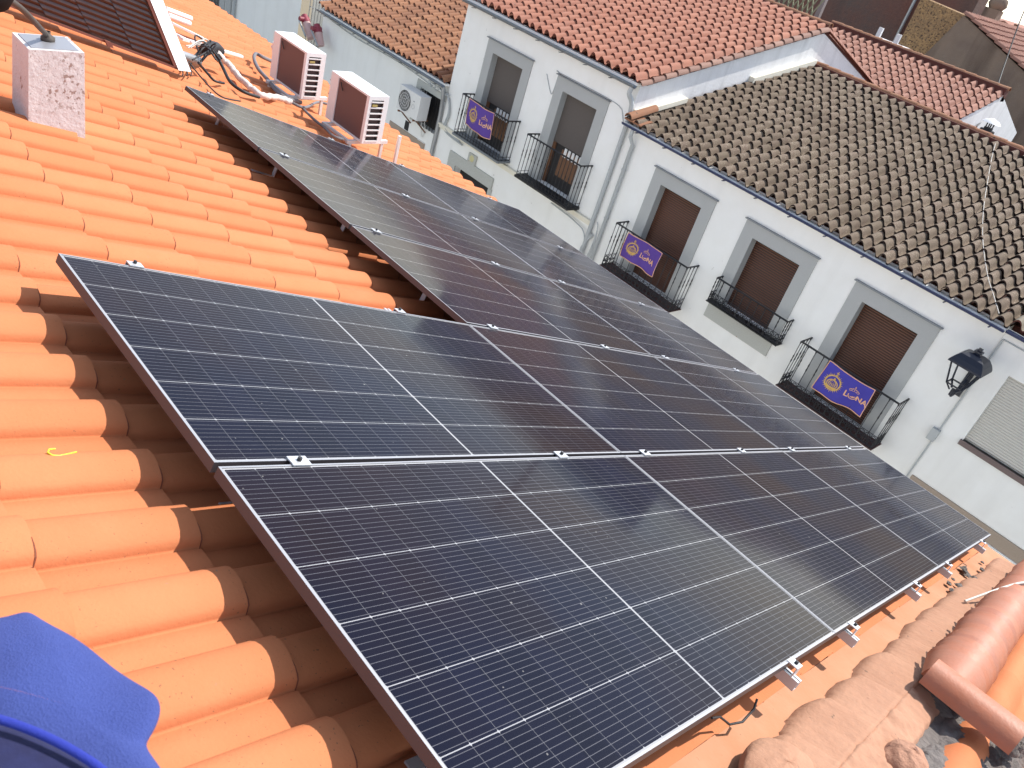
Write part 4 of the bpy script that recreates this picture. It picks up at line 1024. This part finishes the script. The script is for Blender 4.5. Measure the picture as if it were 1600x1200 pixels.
# ---- far right house (only wall, shutter and a bit of roof)
h4 = thing('white_house', 'rightmost white house with the beige roller shutter behind the wall lantern', 'house', (3.5, W, ZG))
X40, X41 = X31 + 0.005, 9.0
hole = (0.78, 2.25, -4.33, -3.05)
c = MB(); wall_with_holes(c, X40, X41, ZG, -2.42, W - 0.012, 0.3, [hole, (0.75, 3.2, ZG, -5.66)]); c.build('wall', M_WALL, h4)
roller(h4, hole[0], hole[1], hole[2] + 0.02, hole[3], M_SHUT_G, M_DARK, y=W + 0.06)
c = MB(); c.box((hole[0] - 0.03, W - 0.05, hole[2] - 0.09), (hole[1] + 0.1, W + 0.05, hole[2])); c.build('sill', mat('brown_stone', (0.17, 0.125, 0.115), 0.8), h4)
c = MB(); c.box((0.46, W - 0.05, -5.58), (6.0, W - 0.013, -5.34)); c.build('lintel_band', M_GRANITE_T, h4)
c = MB(); c.box((0.46, W - 0.07, -5.66), (6.0, W - 0.013, -5.585)); c.build('ledge', M_WALL, h4)
c = MB(); c.box((0.75, W + 0.1, ZG), (3.2, W + 0.13, -5.66)); c.build('shop_front', M_DARK, h4)
c = MB(); tiled_slope(c, X40, X41, W - 0.13, -2.33, 19.0, -0.95, jit=0.008, hh=0.09); c.build('roof', mat('pale_lichen_clay', (0.42, 0.40, 0.30), 0.9, island=(0.9, (0.25, 0.2, 0.15)), noise=(20, 0.6, (0.2, 0.2, 0.13)), bump=(60, 0.6, 0.01)) if False else [mat('pale_lichen_tile', (0.36, 0.33, 0.25), 0.9, island=(0.9, (0.2, 0.16, 0.12)), noise=(20, 0.7, (0.14, 0.13, 0.09)), bump=(60, 0.6, 0.01)), M_UNDER], h4)  # end faces in the dark clay: course shade painted in
c = MB(); c.prism([(X40, W + 0.25, -2.40), (X40, 19.0, -1.03), (X40, 26, -2.6), (X40, 26, -2.8), (X40, W + 0.25, -2.5)], (X41 - X40, 0, 0)); c.build('roof_deck', M_UNDER, h4)
gutter(h4, X40 + 0.02, X41, W - 0.17, -2.40, M_GUTTER_B)
c = MB(); c.tube(smooth([(0.42, W - 0.10, -5.62), (1.0, W - 0.12, -5.74), (2.2, W - 0.12, -5.78), (4.0, W - 0.12, -5.80), (6, W - 0.1, -5.75)], 6), 0.03, 6)
c.tube(smooth([(-3.0, W - 0.03, -5.62), (-1.0, W - 0.05, -5.55), (0.42, W - 0.06, -5.62), (1.4, W - 0.1, -5.80)], 6), 0.012, 5)
o = c.build('street_cable', M_BLACK); o['label'] = 'black cable running along the wall under the tan granite band'; o['category'] = 'cable'

# lamp cable and junction box
c = MB(); c.tube([(0.42, W - 0.03, -2.60), (0.40, W - 0.03, -5.5)], 0.014, 6); c.tube([(0.42, W - 0.03, -2.60), (3.0, W - 0.03, -2.62)], 0.010, 6)
c.box((0.31, W - 0.09, -4.62), (0.44, W - 0.012, -4.40)); o = c.build('conduit', M_PIPE); o['label'] = 'thin grey conduit with a small junction box below the wall lantern'; o['category'] = 'conduit'

# wall lantern
la = thing('wall_lantern', 'black four sided wall lantern with a domed hood on the white wall', 'wall lantern', (0.32, W, -3.6))
lc = Vector((0.32, W - 0.50, 0.0))
c = MB()
def sq(r, z): return [lc + Vector((sx * r, sy * r, z)) for sx, sy in ((-1, -1), (1, -1), (1, 1), (-1, 1))]
prof_ = [(0.265, -3.06), (0.26, -3.03), (0.225, -2.96), (0.17, -2.89), (0.10, -2.855), (0.05, -2.84), (0.03, -2.81)]
for i in range(len(prof_) - 1):
    A_, B_ = sq(*prof_[i]), sq(*prof_[i + 1])
    for k in range(4): c.face([A_[k], A_[(k + 1) % 4], B_[(k + 1) % 4], B_[k]])
c.face(sq(0.265, -3.06)[::-1])
c.box(lc + Vector((-0.06, -0.06, -2.815)), lc + Vector((0.06, 0.06, -2.79))); c.box(lc + Vector((-0.03, -0.03, -2.79)), lc + Vector((0.03, 0.03, -2.745)))
c.build('hood', M_LAMPBLUE, la)
c = MB()
T_, B_ = sq(0.215, -3.06), sq(0.125, -3.42)
for k in range(4): c.bar(T_[k], B_[k], 0.02); c.bar(B_[k], B_[(k + 1) % 4], 0.02)
Cc = sq(0.05, -3.52)
for k in range(4): c.bar(B_[k], Cc[k], 0.022)
c.tube([lc + Vector((0, 0, -3.50)), lc + Vector((0, 0, -3.62))], 0.03, 8)
c.build('cage', M_LAMPBLUE, la)
c = MB()
c.tube(smooth([lc + Vector((0, 0, -3.56)), lc + Vector((0.0, 0.1, -3.66)), lc + Vector((0.0, 0.3, -3.62)), Vector((0.32, W - 0.02, -3.45))]), 0.022, 8)
c.tube(smooth([lc + Vector((0, 0.16, -3.62)), lc + Vector((0.0, 0.28, -3.5)), lc + Vector((0.0, 0.4, -3.35)), Vector((0.32, W - 0.02, -3.28))]), 0.012, 6)
c.box((0.27, W - 0.02, -3.75), (0.37, W - 0.012, -3.2)); c.build('bracket', M_LAMPBLUE, la)

# ------------------------------------------------------------------ banners
def text_mesh(s_, size):
    cu = bpy.data.curves.new('lettering', 'FONT'); cu.body = s_; cu.size = size; cu.resolution_u = 3; cu.offset = 0.006
    to = bpy.data.objects.new('lettering', cu); COL.objects.link(to)
    dg = bpy.context.evaluated_depsgraph_get(); me = bpy.data.meshes.new_from_object(to.evaluated_get(dg))
    V = [v.co.copy() for v in me.vertices]; Fc = [tuple(p.vertices) for p in me.polygons]
    bpy.data.objects.remove(to); bpy.data.curves.remove(cu); bpy.data.meshes.remove(me)
    return V, Fc
def banner(TL, TR, BL, BR, cloth, label, sag=0.03, seed=1):
    rb = random.Random(seed); TL, TR, BL, BR = map(Vector, (TL, TR, BL, BR))
    def S_(s_, t, off=0.0):
        p = TL.lerp(TR, s_).lerp(BL.lerp(BR, s_), t)
        p = p + Vector((0, 0, 0.012 * math.sin(7 * s_ + 2 * seed) * (0.4 + t)))
        p = p + Vector((0, 0, -1)) * sag * math.sin(math.pi * s_) * (1 - 0.3 * t)
        p.y += -0.03 - off + 0.035 * math.sin(5 * s_ + seed) * math.sin(2.5 * t + seed * 2) + 0.016 * math.sin(13 * s_ + 4 * t + seed) * (0.3 + t)
        return p
    t = thing('balcony_banner', label, 'banner', TL, 'purple banners hung on the balcony railings')
    c = MB(); c.grid([[S_(i / 24, j / 14) for i in range(25)] for j in range(15)], True); o = c.build('cloth', cloth, t)
    so = o.modifiers.new('thick', 'SOLIDIFY'); so.thickness = 0.004; so.offset = 1
    c = MB()
    w = 0.014
    for ed in ('t', 'b', 'l', 'r'):
        rows = []
        for i in range(25):
            f = i / 24
            if ed == 't': rows.append([S_(f, 0.0, 0.006), S_(f, 0.026, 0.006)])
            if ed == 'b': rows.append([S_(f, 0.974, 0.006), S_(f, 1.0, 0.006)])
            if ed == 'l': rows.append([S_(0.0, f, 0.0065), S_(0.014, f, 0.0065)])
            if ed == 'r': rows.append([S_(0.986, f, 0.0065), S_(1.0, f, 0.0065)])
        c.grid(rows, False)
    c.build('border', M_PEACH, t)
    # emblem : crown in a sunburst. (x,y) in units of banner height, mapped to s,t
    asp = ((TR - TL).length / (BL - TL).length)
    def E(x, y, off=0.007): return S_((0.06 + x) / asp, 1 - y, off)
    c = MB(); ex, ey = 0.36, 0.50
    for k in range(30):
        a = 2 * math.pi * k / 30; da = 0.05; r0, r1 = 0.235, 0.31 if k % 2 else 0.285
        c.face([E(ex + r0 * math.cos(a - da), ey + r0 * math.sin(a - da)), E(ex + r1 * math.cos(a), ey + r1 * math.sin(a)), E(ex + r0 * math.cos(a + da), ey + r0 * math.sin(a + da))])
    def ringseg(cx, cy, ra, rb_, a0, a1, n=14, sx=1.0, sy=1.0):
        for k in range(n):
            p, q = a0 + (a1 - a0) * k / n, a0 + (a1 - a0) * (k + 1) / n
            c.face([E(cx + ra * math.cos(p) * sx, cy + ra * math.sin(p) * sy), E(cx + rb_ * math.cos(p) * sx, cy + rb_ * math.sin(p) * sy), E(cx + rb_ * math.cos(q) * sx, cy + rb_ * math.sin(q) * sy), E(cx + ra * math.cos(q) * sx, cy + ra * math.sin(q) * sy)])
    ringseg(ex, ey, 0.20, 0.237, 0, 2 * math.pi, 30)
    pi = math.pi
    # crown: base band, arches and cross
    for k in range(10):
        xa = ex - 0.15 + 0.03 * k; f0 = -0.12 - 0.04 * math.cos((k - 5) / 5 * 1.3); f1 = -0.12 - 0.04 * math.cos((k - 4) / 5 * 1.3)
        c.face([E(xa, ey + f0 - 0.03), E(xa + 0.03, ey + f1 - 0.03), E(xa + 0.03, ey + f1 + 0.035), E(xa, ey + f0 + 0.035)])
    for sx_ in (0.17, 0.10, 0.035): ringseg(ex, ey - 0.06, 0.82, 1.0, 0, pi, 12, sx_, 0.17)
    for k in range(-3, 4): c.face([E(ex + k * 0.045 - 0.013, ey - 0.10), E(ex + k * 0.045 + 0.013, ey - 0.10), E(ex + k * 0.05 + 0.004, ey - 0.0), E(ex + k * 0.05 - 0.010, ey - 0.02)])
    ringseg(ex, ey + 0.13, 0.0, 0.028, 0, 2 * pi, 8)
    c.face([E(ex - 0.012, ey + 0.23), E(ex + 0.012, ey + 0.23), E(ex + 0.012, ey + 0.38), E(ex - 0.012, ey + 0.38)]); c.face([E(ex - 0.045, ey + 0.31, 0.0075), E(ex + 0.045, ey + 0.31, 0.0075), E(ex + 0.045, ey + 0.335, 0.0075), E(ex - 0.045, ey + 0.335, 0.0075)])
    c.build('crown_emblem', M_GOLD, t)
    c = MB()
    def word(s_, x, y, size):
        V, Fc = text_mesh(s_, size)
        c.faces([E(x + v.x, y + v.y) for v in V], Fc)
    bx = 0.74
    word('L', bx + 0.02, 0.36, 0.26); word('N', bx + 0.37, 0.36, 0.23); word('A', bx + 0.55, 0.35, 0.26)
    # the U is drawn as a cup with a crescent moon
    ringseg(bx + 0.265, 0.46, 0.10, 0.125, -pi * 1.08, pi * 0.08, 14, 1, 1.05)
    for k in range(12):
        p, q = -2.6 + 2.7 * k / 12, -2.6 + 2.7 * (k + 1) / 12
        th0, th1 = 0.055 * math.sin(pi * k / 12), 0.055 * math.sin(pi * (k + 1) / 12)
        R_ = 0.082
        c.face([E(bx + 0.265 + (R_ - th0) * math.cos(p), 0.47 + (R_ - th0) * math.sin(p)), E(bx + 0.265 + R_ * math.cos(p), 0.47 + R_ * math.sin(p)), E(bx + 0.265 + R_ * math.cos(q), 0.47 + R_ * math.sin(q)), E(bx + 0.265 + (R_ - th1) * math.cos(q), 0.47 + (R_ - th1) * math.sin(q))])
    # little crown over the word
    for kx in (-0.11, -0.04, 0.04, 0.11): ringseg(bx + 0.26 + kx, 0.66 - abs(kx) * 0.3, 0.032, 0.042, 0, 2 * pi, 8)
    ringseg(bx + 0.26, 0.60, 0.13, 0.142, 0.2, pi - 0.2, 10, 1, 0.8)
    c.face([E(bx + 0.253, 0.70), E(bx + 0.267, 0.70), E(bx + 0.267, 0.80), E(bx + 0.253, 0.80)]); c.face([E(bx + 0.235, 0.745, .0075), E(bx + 0.285, 0.745, .0075), E(bx + 0.285, 0.757, .0075), E(bx + 0.235, 0.757, .0075)])
    c.build('lettering', M_PEACH, t)
    return t
yB = W - 0.425
def bp(px, py): 
    p = on(px, py, (0, 1, 0), yB); return p
banner(bp(1297, 563), bp(1370, 609), bp(1270, 605), bp(1345, 652), M_BLUECL, 'blue violet banner with gold crown, on the rightmost balcony near the lantern', 0.01, 1)
banner(bp(985, 362), bp(1038, 395), bp(970, 398), bp(1021, 432), M_PURPLE, 'purple banner with gold crown, on the balcony just right of the drainpipes', 0.01, 2)
yB = W - 0.405
banner(bp(736, 153), bp(775, 177), bp(728, 193), bp(765, 219), M_PURPLE, 'purple banner with gold crown, on the upper left balcony of the taller house', 0.03, 3)

# coiled wires at the foot of the two drainpipes
c = MB()
for k in range(4):
    c.tube(smooth([(-7.66 + 0.03 * k, W - 0.05, -4.9), (-7.7 - 0.02 * k, W - 0.1, -5.3), (-7.6, W - 0.12, -5.55), (-7.5 + 0.03 * k, W - 0.1, -5.3), (-7.52, W - 0.06, -4.75), (-7.6, W - 0.05, -4.6)]), 0.010, 5)
c.tube(smooth([(-9.0, W - 0.06, -4.82), (-8.2, W - 0.08, -4.86), (-7.8, W - 0.08, -5.0), (-7.68, W - 0.08, -5.5)], 6), 0.016, 5)
o = c.build('coiled_wire', M_PIPE); o['label'] = 'loops of pale wire hanging between the two grey drainpipes'; o['category'] = 'wire'

# ------------------------------------------------------------------ far left end of the street
h0 = thing('white_house', 'far white house with grey pilasters and a barred opening at the top left', 'house', (-26, W, ZG))
c = MB(); wall_with_holes(c, -40, -20.55, ZG, 0.5, W + 0.0, 0.3, [(-27.0, -25.6, ZG, -4.6)])
c.build('wall', M_WALL, h0)
c = MB(); c.box((-27.0, W + 0.25, ZG), (-25.6, W + 0.28, -4.6)); c.build('opening', M_DARK, h0)
c = MB()
for k in range(12): c.box((-26.95 + k * 0.11, W + 0.06, ZG), (-26.93 + k * 0.11, W + 0.08, -4.6))
c.build('window_bars', M_STEEL, h0)
c = MB(); c.box((-25.55, W - 0.04, ZG), (-25.2, W, 0.4)); c.box((-25.05, W - 0.06, ZG), (-24.72, W, 0.4)); c.build('pilaster', M_GRANITE, h0)
c = MB(); c.tube([(-24.45, W - 0.07, ZG), (-24.45, W - 0.07, 0.3)], 0.05, 8); c.build('downpipe', M_PIPE, h0)
gb = thing('iron_gate', 'grey barred yard gate in the gap left of the tan roofed house', 'gate', (-20, W + 0.6, ZG))
c = MB(); gy = W + 0.8
for k in range(14): c.box((-21.4 + k * 0.17, gy, ZG), (-21.38 + k * 0.17, gy + 0.02, -3.2))
for zz in (-3.2, -4.2, -4.9, -5.6): c.box((-21.4, gy + 0.021, zz), (-19.1, gy + 0.04, zz + 0.03))
c.build('bars', M_STEEL, gb)
c = MB(); c.box((-22.5, W + 1.6, ZG), (-19.31, W + 1.8, -2.9)); c.build('backing_wall', M_GRANITE, gb)
for k, (hx_, hy_, tx_, ty_) in enumerate(((477, 30, 486, 60), (496, 45, 501, 72))):
    h_ = on(hx_, hy_, (0, 1, 0), W - 0.3); t_ = on(tx_, ty_, (0, 1, 0), W - 0.3); d_ = (t_ - h_).normalized()
    t = thing('lift_arm', ('left' if k == 0 else 'right') + ' of two faded pink machine arms with red heads before the gate', 'machine arm', t_, 'pink machine arms by the gate')
    c = MB(); c.tube([h_ + d_ * 0.12, t_], [0.12, 0.11], 12); c.build('arm', M_PINKPL, t)
    c = MB(); c.tube([h_ - d_ * 0.12, h_ + d_ * 0.12], [0.09, 0.13], 12); c.tube([h_ + Vector((0.02, -0.2, 0)), h_ + Vector((0.02, 0.1, 0))], 0.07, 12); c.build('head', M_RED, t)
    c = MB(); c.tube([h_ + Vector((0.02, -0.2, -0.05)), h_ + Vector((0.45, -0.2, -0.35))], 0.025, 8); c.build('link', M_STEEL, t)

# ------------------------------------------------------------------ houses behind
h5 = thing('white_house', 'gabled white house with rose tiled roof behind the lichen grey roof', 'house', (-8, 27, ZG))
Y5, ZR5 = 27.0, -0.47
X51 = -5.47; X50 = -11.5
c = MB(); tiled_slope(c, X50, X51 + 0.05, 23.6, -1.52, Y5, ZR5, pv=0.25, pu=0.36, hh=0.085); c.build('roof', [M_TILE_ROSE, bpy.data.materials['shaded_tile_end']], h5)
c = MB(); c.prism([(X50, 23.6, -1.60), (X50, Y5, ZR5 - 0.05), (X50, 30.4, -1.6), (X50, 30.4, -1.7), (X50, 23.6, -1.75)], (X51 - X50 - 0.3, 0, 0)); c.build('roof_deck', M_UNDER, h5)
c = MB(); c.prism([(X51, 23.65, ZG), (X51, 23.65, -1.56), (X51, Y5, ZR5 - 0.03), (X51, 30.35, -1.58), (X51, 30.35, ZG)], (-0.3, 0, 0)); c.build('gable_wall', M_WALL_OLD, h5)
c = MB(); n = 17
for k in range(n):
    xa = X50 + (X51 - X50) * k / n; halfround(c, (xa, Y5 + 0.16, ZR5 + 0.11), (xa + 0.4, Y5 + 0.16, ZR5 + 0.12), 0.10, 0.11, (0, 0, 1), n=8)
c.build('ridge_tile', M_TILE_TAN, h5)
c = MB(); c.box((X50, Y5 + 0.0, ZR5 - 0.2), (X51, Y5 + 0.3, ZR5 + 0.17)); c.build('ridge_shade_band', M_UNDER, h5)  # dark band standing for the shaded side of the ridge
# flue in front of that gable
fl = thing('flue', 'dark slotted flue with a light conical cap against the far white gable', 'flue', (-4.6, 25.6, -1.6))
q = on(1540, 208, (1, 0, 0), -4.9)
c = MB(); c.tube([(q.x, q.y, q.z - 1.2), (q.x, q.y, q.z + 0.16)], 0.12, 10); c.tube([(q.x, q.y, q.z + 0.02), (q.x, q.y, q.z + 0.10)], 0.2, 10)
for k in range(4): a = pi_ = math.pi / 2 * k; c.box((q.x + 0.09 * math.cos(a) - 0.015, q.y + 0.09 * math.sin(a) - 0.015, q.z + 0.16), (q.x + 0.09 * math.cos(a) + 0.015, q.y + 0.09 * math.sin(a) + 0.015, q.z + 0.30))
c.build('pipe', M_BLACK, fl)
c = MB(); c.lathe([(0.26, 0.0), (0.2, 0.06), (0.0, 0.13)], (q.x, q.y, q.z + 0.29), n=12); c.build('cap', M_WHITE, fl)

# barn with ochre rubble wall and brown gable
h6 = thing('barn', 'tall brown barn with ochre rubble wall and rose tiled roof at the top right', 'barn', (-8, 36, ZG))
Y6 = 34.0
pk = on(1506, 24, (0, 1, 0), Y6); r_ = on(1600, 112, (0, 1, 0), Y6); l0 = on(1398, -12, (0, 1, 0), Y6); dg_ = on(1440, 90, (0, 1, 0), Y6); l1 = on(1395, 75, (0, 1, 0), Y6)
slope = (r_.z - pk.z) / (r_.x - pk.x)
xr = pk.x + 14
c = MB(); c.prism([(l1.x, Y6 + 0.3, ZG), (pk.x + 0.2, Y6 + 0.3, ZG), (pk.x + 0.2, Y6 + 0.3, pk.z), (pk.x, Y6 + 0.3, pk.z), (l1.x, Y6 + 0.3, pk.z + 0.12)], (0, 1, 0)); c.build('rubble_wall', M_STONE, h6)
sl2 = (dg_.z - pk.z) / (dg_.x - pk.x)
c = MB(); c.prism([(dg_.x - 3, Y6, ZG), (xr, Y6, ZG), (xr, Y6, pk.z + slope * 14), (pk.x, Y6, pk.z), (dg_.x - 3, Y6, dg_.z - sl2 * 3)], (0, 0.29, 0)); c.build('gable_wall', M_BARN, h6)
c = MB()
ev = Vector((0, 1, 0)); eu = Vector((1, 0, slope)).normalized(); en = eu.cross(ev); en = en if en.z > 0 else -en
tile_roof(c, Vector((pk.x, Y6 - 0.1, pk.z + 0.05)), eu, ev, en, 28, 34, 0.4, 0.30, curved_prof(0.30, hh=0.11), lap=0.05, jit=0.006, und_mi=1); c.build('roof', [M_TILE_ROSE, bpy.data.materials['shaded_tile_end']], h6)
c = MB(); c.prism([(pk.x, Y6 + 0.35, pk.z - 0.03), (xr, Y6 + 0.35, pk.z + slope * 14 - 0.03), (xr, Y6 + 0.35, pk.z + slope * 14 - 0.3), (pk.x, Y6 + 0.35, pk.z - 0.4)], (0, 9.8, 0)); c.build('roof_deck', M_UNDER, h6)

# long dark red wall further left
h7 = thing('old_building', 'long dark building with rust red lower wall behind the salmon roof', 'building', (-18, 36, ZG))
Y7 = 37.0
a0 = on(1200, -90, (0, 1, 0), Y7); a1 = on(1440, -30, (0, 1, 0), Y7)
c = MB(); c.box((a0.x - 8, Y7, ZG), (a1.x + 2.5, Y7 + 1, 3.2)); c.build('wall', M_REDWALL, h7)
c = MB(); q = on(1398, 62, (0, 1, 0), Y7 - 0.2); c.tube([(q.x, Y7 - 0.15, ZG), (q.x, Y7 - 0.15, 3.0)], 0.07, 8); c.build('downpipe', M_STEEL, h7)
# steel mast in front of it
c = MB(); q = on(1268, 42, (0, 1, 0), 24.0); c.box((q.x - 0.07, 24.0, q.z - 6), (q.x + 0.07, 24.14, q.z + 5)); o = c.build('mast', mat('brown_grey_steel', (0.24, 0.2, 0.19), 0.6)); o['label'] = 'thick brown grey upright beam behind the end of the salmon roof'; o['category'] = 'post'
# low white box beyond the rose roof
c = MB(); q = on(1385, 68, (0, 1, 0), 30.0); c.box((q.x - 0.7, 30, q.z - 6), (q.x + 0.45, 31, q.z + 0.05)); c.box((q.x - 0.5, 30, q.z + 0.05), (q.x - 0.35, 30.1, q.z + 0.4)); c.box((q.x + 0.2, 30, q.z + 0.05), (q.x + 0.35, 30.1, q.z + 0.4)); o = c.build('water_tank', M_WALL_OLD); o['label'] = 'small pale parapet box between the rose roof and the dark red wall'; o['category'] = 'tank'
# lattice screen at the top edge
c = MB(); q = on(1222, 6, (0, 1, 0), 22.5)
for k in range(14):
    c.bar((q.x - 1.3 + k * 0.16, 22.5, q.z - 0.5), (q.x - 0.9 + k * 0.16, 22.5, q.z + 0.5), 0.03); c.bar((q.x - 0.9 + k * 0.16, 22.54, q.z - 0.5), (q.x - 1.3 + k * 0.16, 22.54, q.z + 0.5), 0.03)
o = c.build('lattice_screen', mat('olive_lattice', (0.25, 0.26, 0.16), 0.8)); o['label'] = 'olive lattice screen peeping over the salmon roof at the top edge'; o['category'] = 'screen'

# skyline behind the barn
def small_house(px, py, y, w, d, hh, label, roofm, wallm, name='distant_house'):
    q = on(px, py, (0, 1, 0), y)
    t = thing(name, label, 'house', (q.x, y, ZG))
    c = MB(); c.prism([(q.x - w / 2, y, ZG), (q.x + w / 2, y, ZG), (q.x + w / 2, y, q.z - hh), (q.x, y, q.z - 0.05), (q.x - w / 2, y, q.z - hh)], (0, d, 0)); c.build('wall', wallm, t)
    c = MB()
    for s_ in (-1, 1): c.hexa([(q.x, y - 0.3, q.z), (q.x + s_ * (w / 2 + 0.3), y - 0.3, q.z - hh - 0.1), (q.x + s_ * (w / 2 + 0.3), y + d, q.z - hh - 0.1), (q.x, y + d, q.z), (q.x, y - 0.3, q.z + 0.12), (q.x + s_ * (w / 2 + 0.3), y - 0.3, q.z - hh + 0.02), (q.x + s_ * (w / 2 + 0.3), y + d, q.z - hh + 0.02), (q.x, y + d, q.z + 0.12)])
    c.build('roof', roofm, t)
    return t, q
small_house(1534, 22, 70, 9, 10, 1.1, 'distant house with rose roof and grey chimney on the skyline', M_TILE_ROSE, M_BARN)
small_house(1570, 36, 62, 7, 8, 1.0, 'distant house with dull red roof just left of the dark trees', M_TILE_PINK, M_REDWALL)
q = on(1494, -2, (0, 1, 0), 48)
c = MB(); c.box((q.x - 0.6, 48, q.z - 3), (q.x + 0.5, 49, q.z + 0.6)); c.box((q.x - 0.75, 47.9, q.z + 0.6), (q.x + 0.65, 49.1, q.z + 0.8)); o = c.build('distant_chimney', M_WALL_OLD); o['label'] = 'pale chimney standing on the skyline above the barn ridge'; o['category'] = 'chimney'
q = on(1549, 18, (0, 1, 0), 69)
c = MB(); c.box((q.x - 0.6, 69, q.z - 1.5), (q.x + 0.5, 70, q.z + 0.2)); c.lathe([(0.0, 1.1), (0.6, 0.8), (0.7, 0.4), (0.5, 0.1)], (q.x, 69.5, q.z + 0.1), n=10); o = c.build('distant_chimney', M_BARN); o['label'] = 'grey chimney with a round cowl on the distant rose roof'; o['category'] = 'chimney'
def tree(px, py, y, r, label):
    q = on(px, py, (0, 1, 0), y); t = thing('tree', label, 'tree', (q.x, y, ZG), 'dark trees on the skyline')
    c = MB(); c.tube([(q.x, y, ZG), (q.x + 0.1, y, ZG + 3), (q.x, y, q.z)], [0.3, 0.24, 0.1], 8)
    rt_ = random.Random(px)
    for k in range(5):
        a = rt_.uniform(0, 6.28); c.tube([(q.x, y, q.z - r * 0.9), (q.x + math.cos(a) * r * 0.6, y + math.sin(a) * r * 0.6, q.z - r * 0.2)], [0.1, 0.04], 5)
    c.build('trunk', M_RUST, t)
    c = MB()
    for k in range(1500):
        a, b_ = rt_.uniform(0, 6.28), rt_.uniform(-1, 1); rad = r * (0.55 + 0.5 * rt_.random()) * (1 + 0.25 * math.sin(3 * a) * math.cos(2 * b_))
        p = Vector((q.x + rad * math.cos(a) * math.sqrt(1 - b_ * b_), y + rad * math.sin(a) * math.sqrt(1 - b_ * b_), q.z - r + rad * b_ * 0.8))
        d1 = Vector((rt_.uniform(-1, 1), rt_.uniform(-1, 1), rt_.uniform(-1, 1))).normalized() * 0.17; d2 = d1.cross(Vector((rt_.uniform(-1, 1), rt_.uniform(-1, 1), 1))).normalized() * 0.14
        c.face([p - d1, p + d2, p + d1, p - d2])
    c.build('crown', M_TREE, t)
tree(1588, 38, 52, 2.6, 'dark round tree on the skyline at the right edge')
tree(1612, 50, 50, 2.6, 'dark tree cut off by the right edge, beside the round tree')
tree(1574, 40, 58, 2.0, 'small dark tree left of the round one on the skyline')

# cables over the grey roof
c = MB(); c.tube(smooth([on(1640, -60, (0, 1, 0), 33), on(1600, 18, (0, 1, 0), 31.5), on(1570, 100, (0, 1, 0), 30), on(1546, 170, (0, 1, 0), 27.5), on(1526, 198, (1, 0, 0), -5.4)], 8), 0.02, 6)
o = c.build('overhead_cable', M_BLACK); o['label'] = 'dark overhead cable descending in front of the brown barn gable'; o['category'] = 'cable'
tan3 = (-0.90 + 2.40) / (19.6 - W + 0.13)
def onroof3(px, py, h=0.10): 
    return on(px, py, (0, -tan3, 1), -2.40 + h - tan3 * (W - 0.13))
c = MB(); c.tube(smooth([onroof3(x, y) for x, y in ((1556, 222), (1550, 245), (1542, 290), (1536, 335), (1536, 380), (1543, 430), (1552, 460), (1561, 490))], 6), 0.007, 6)
o = c.build('white_cable', M_CABLE_W); o['label'] = 'thin white cable lying down the lichen grey roof'; o['category'] = 'cable'

# ------------------------------------------------------------------ the person's clothes at the lower left
pe = thing('person', 'person in royal blue fleece and navy trousers, only the clothing edge in view', 'person', (1.9, -1.0, 0.2))
def garment(outline, hz, thick, m_, name, bulge=0.02, side=Vector((0, 0, -1))):
    """rounded, padded slab whose edge follows the outline (points given as seen at height hz)"""
    pts = [on(px, py, (0, 0, 1), hz) for px, py in outline]
    n_ = len(pts); cen = sum(pts, Vector()) / n_
    c = MB(); rings = []
    fd = (cen - CAM).normalized()
    for f, dz in ((0.0, -0.012), (0.35, -0.010), (0.7, -0.004), (0.88, 0.002), (0.96, 0.008), (1.0, 0.020), (0.98, thick * 0.6), (0.9, thick), (0.5, thick * 1.1)):
        rings.append([cen.lerp(p, f) + fd * dz for k, p in enumerate(pts)])
    for r_ in rings: r_.append(r_[0])
    c.grid(rings, True)
    o = c.build(name, m_, pe)
    ss = o.modifiers.new('sub', 'SUBSURF'); ss.levels = 3; ss.render_levels = 3
    tx = bpy.data.textures.new('folds', 'CLOUDS'); tx.noise_scale = 0.09; tx.noise_depth = 0
    dm = o.modifiers.new('folds', 'DISPLACE'); dm.texture = tx; dm.strength = 0.012; dm.mid_level = 0.5
    return o
garment([(-120, 1050), (-60, 960), (5, 958), (38, 944), (62, 952), (120, 998), (190, 1044), (240, 1072), (258, 1096), (252, 1130), (232, 1160), (228, 1172), (262, 1215), (300, 1290), (150, 1350), (-60, 1330), (-140, 1200)], 0.62, 0.05, M_FLEECE, 'fleece_jacket')
garment([(-160, 1080), (-40, 1118), (30, 1130), (90, 1156), (150, 1190), (200, 1230), (150, 1400), (-100, 1400), (-220, 1250)], 0.66, 0.05, M_NAVY, 'trousers')
c = MB(); c.tube(smooth([on(px, py, (0, 0, 1), 0.668) for px, py in ((-60, 1100), (-20, 1118), (30, 1134), (90, 1160), (150, 1196), (200, 1240))], 6), 0.0045, 8); c.build('seam_piping', M_PIPING, pe)
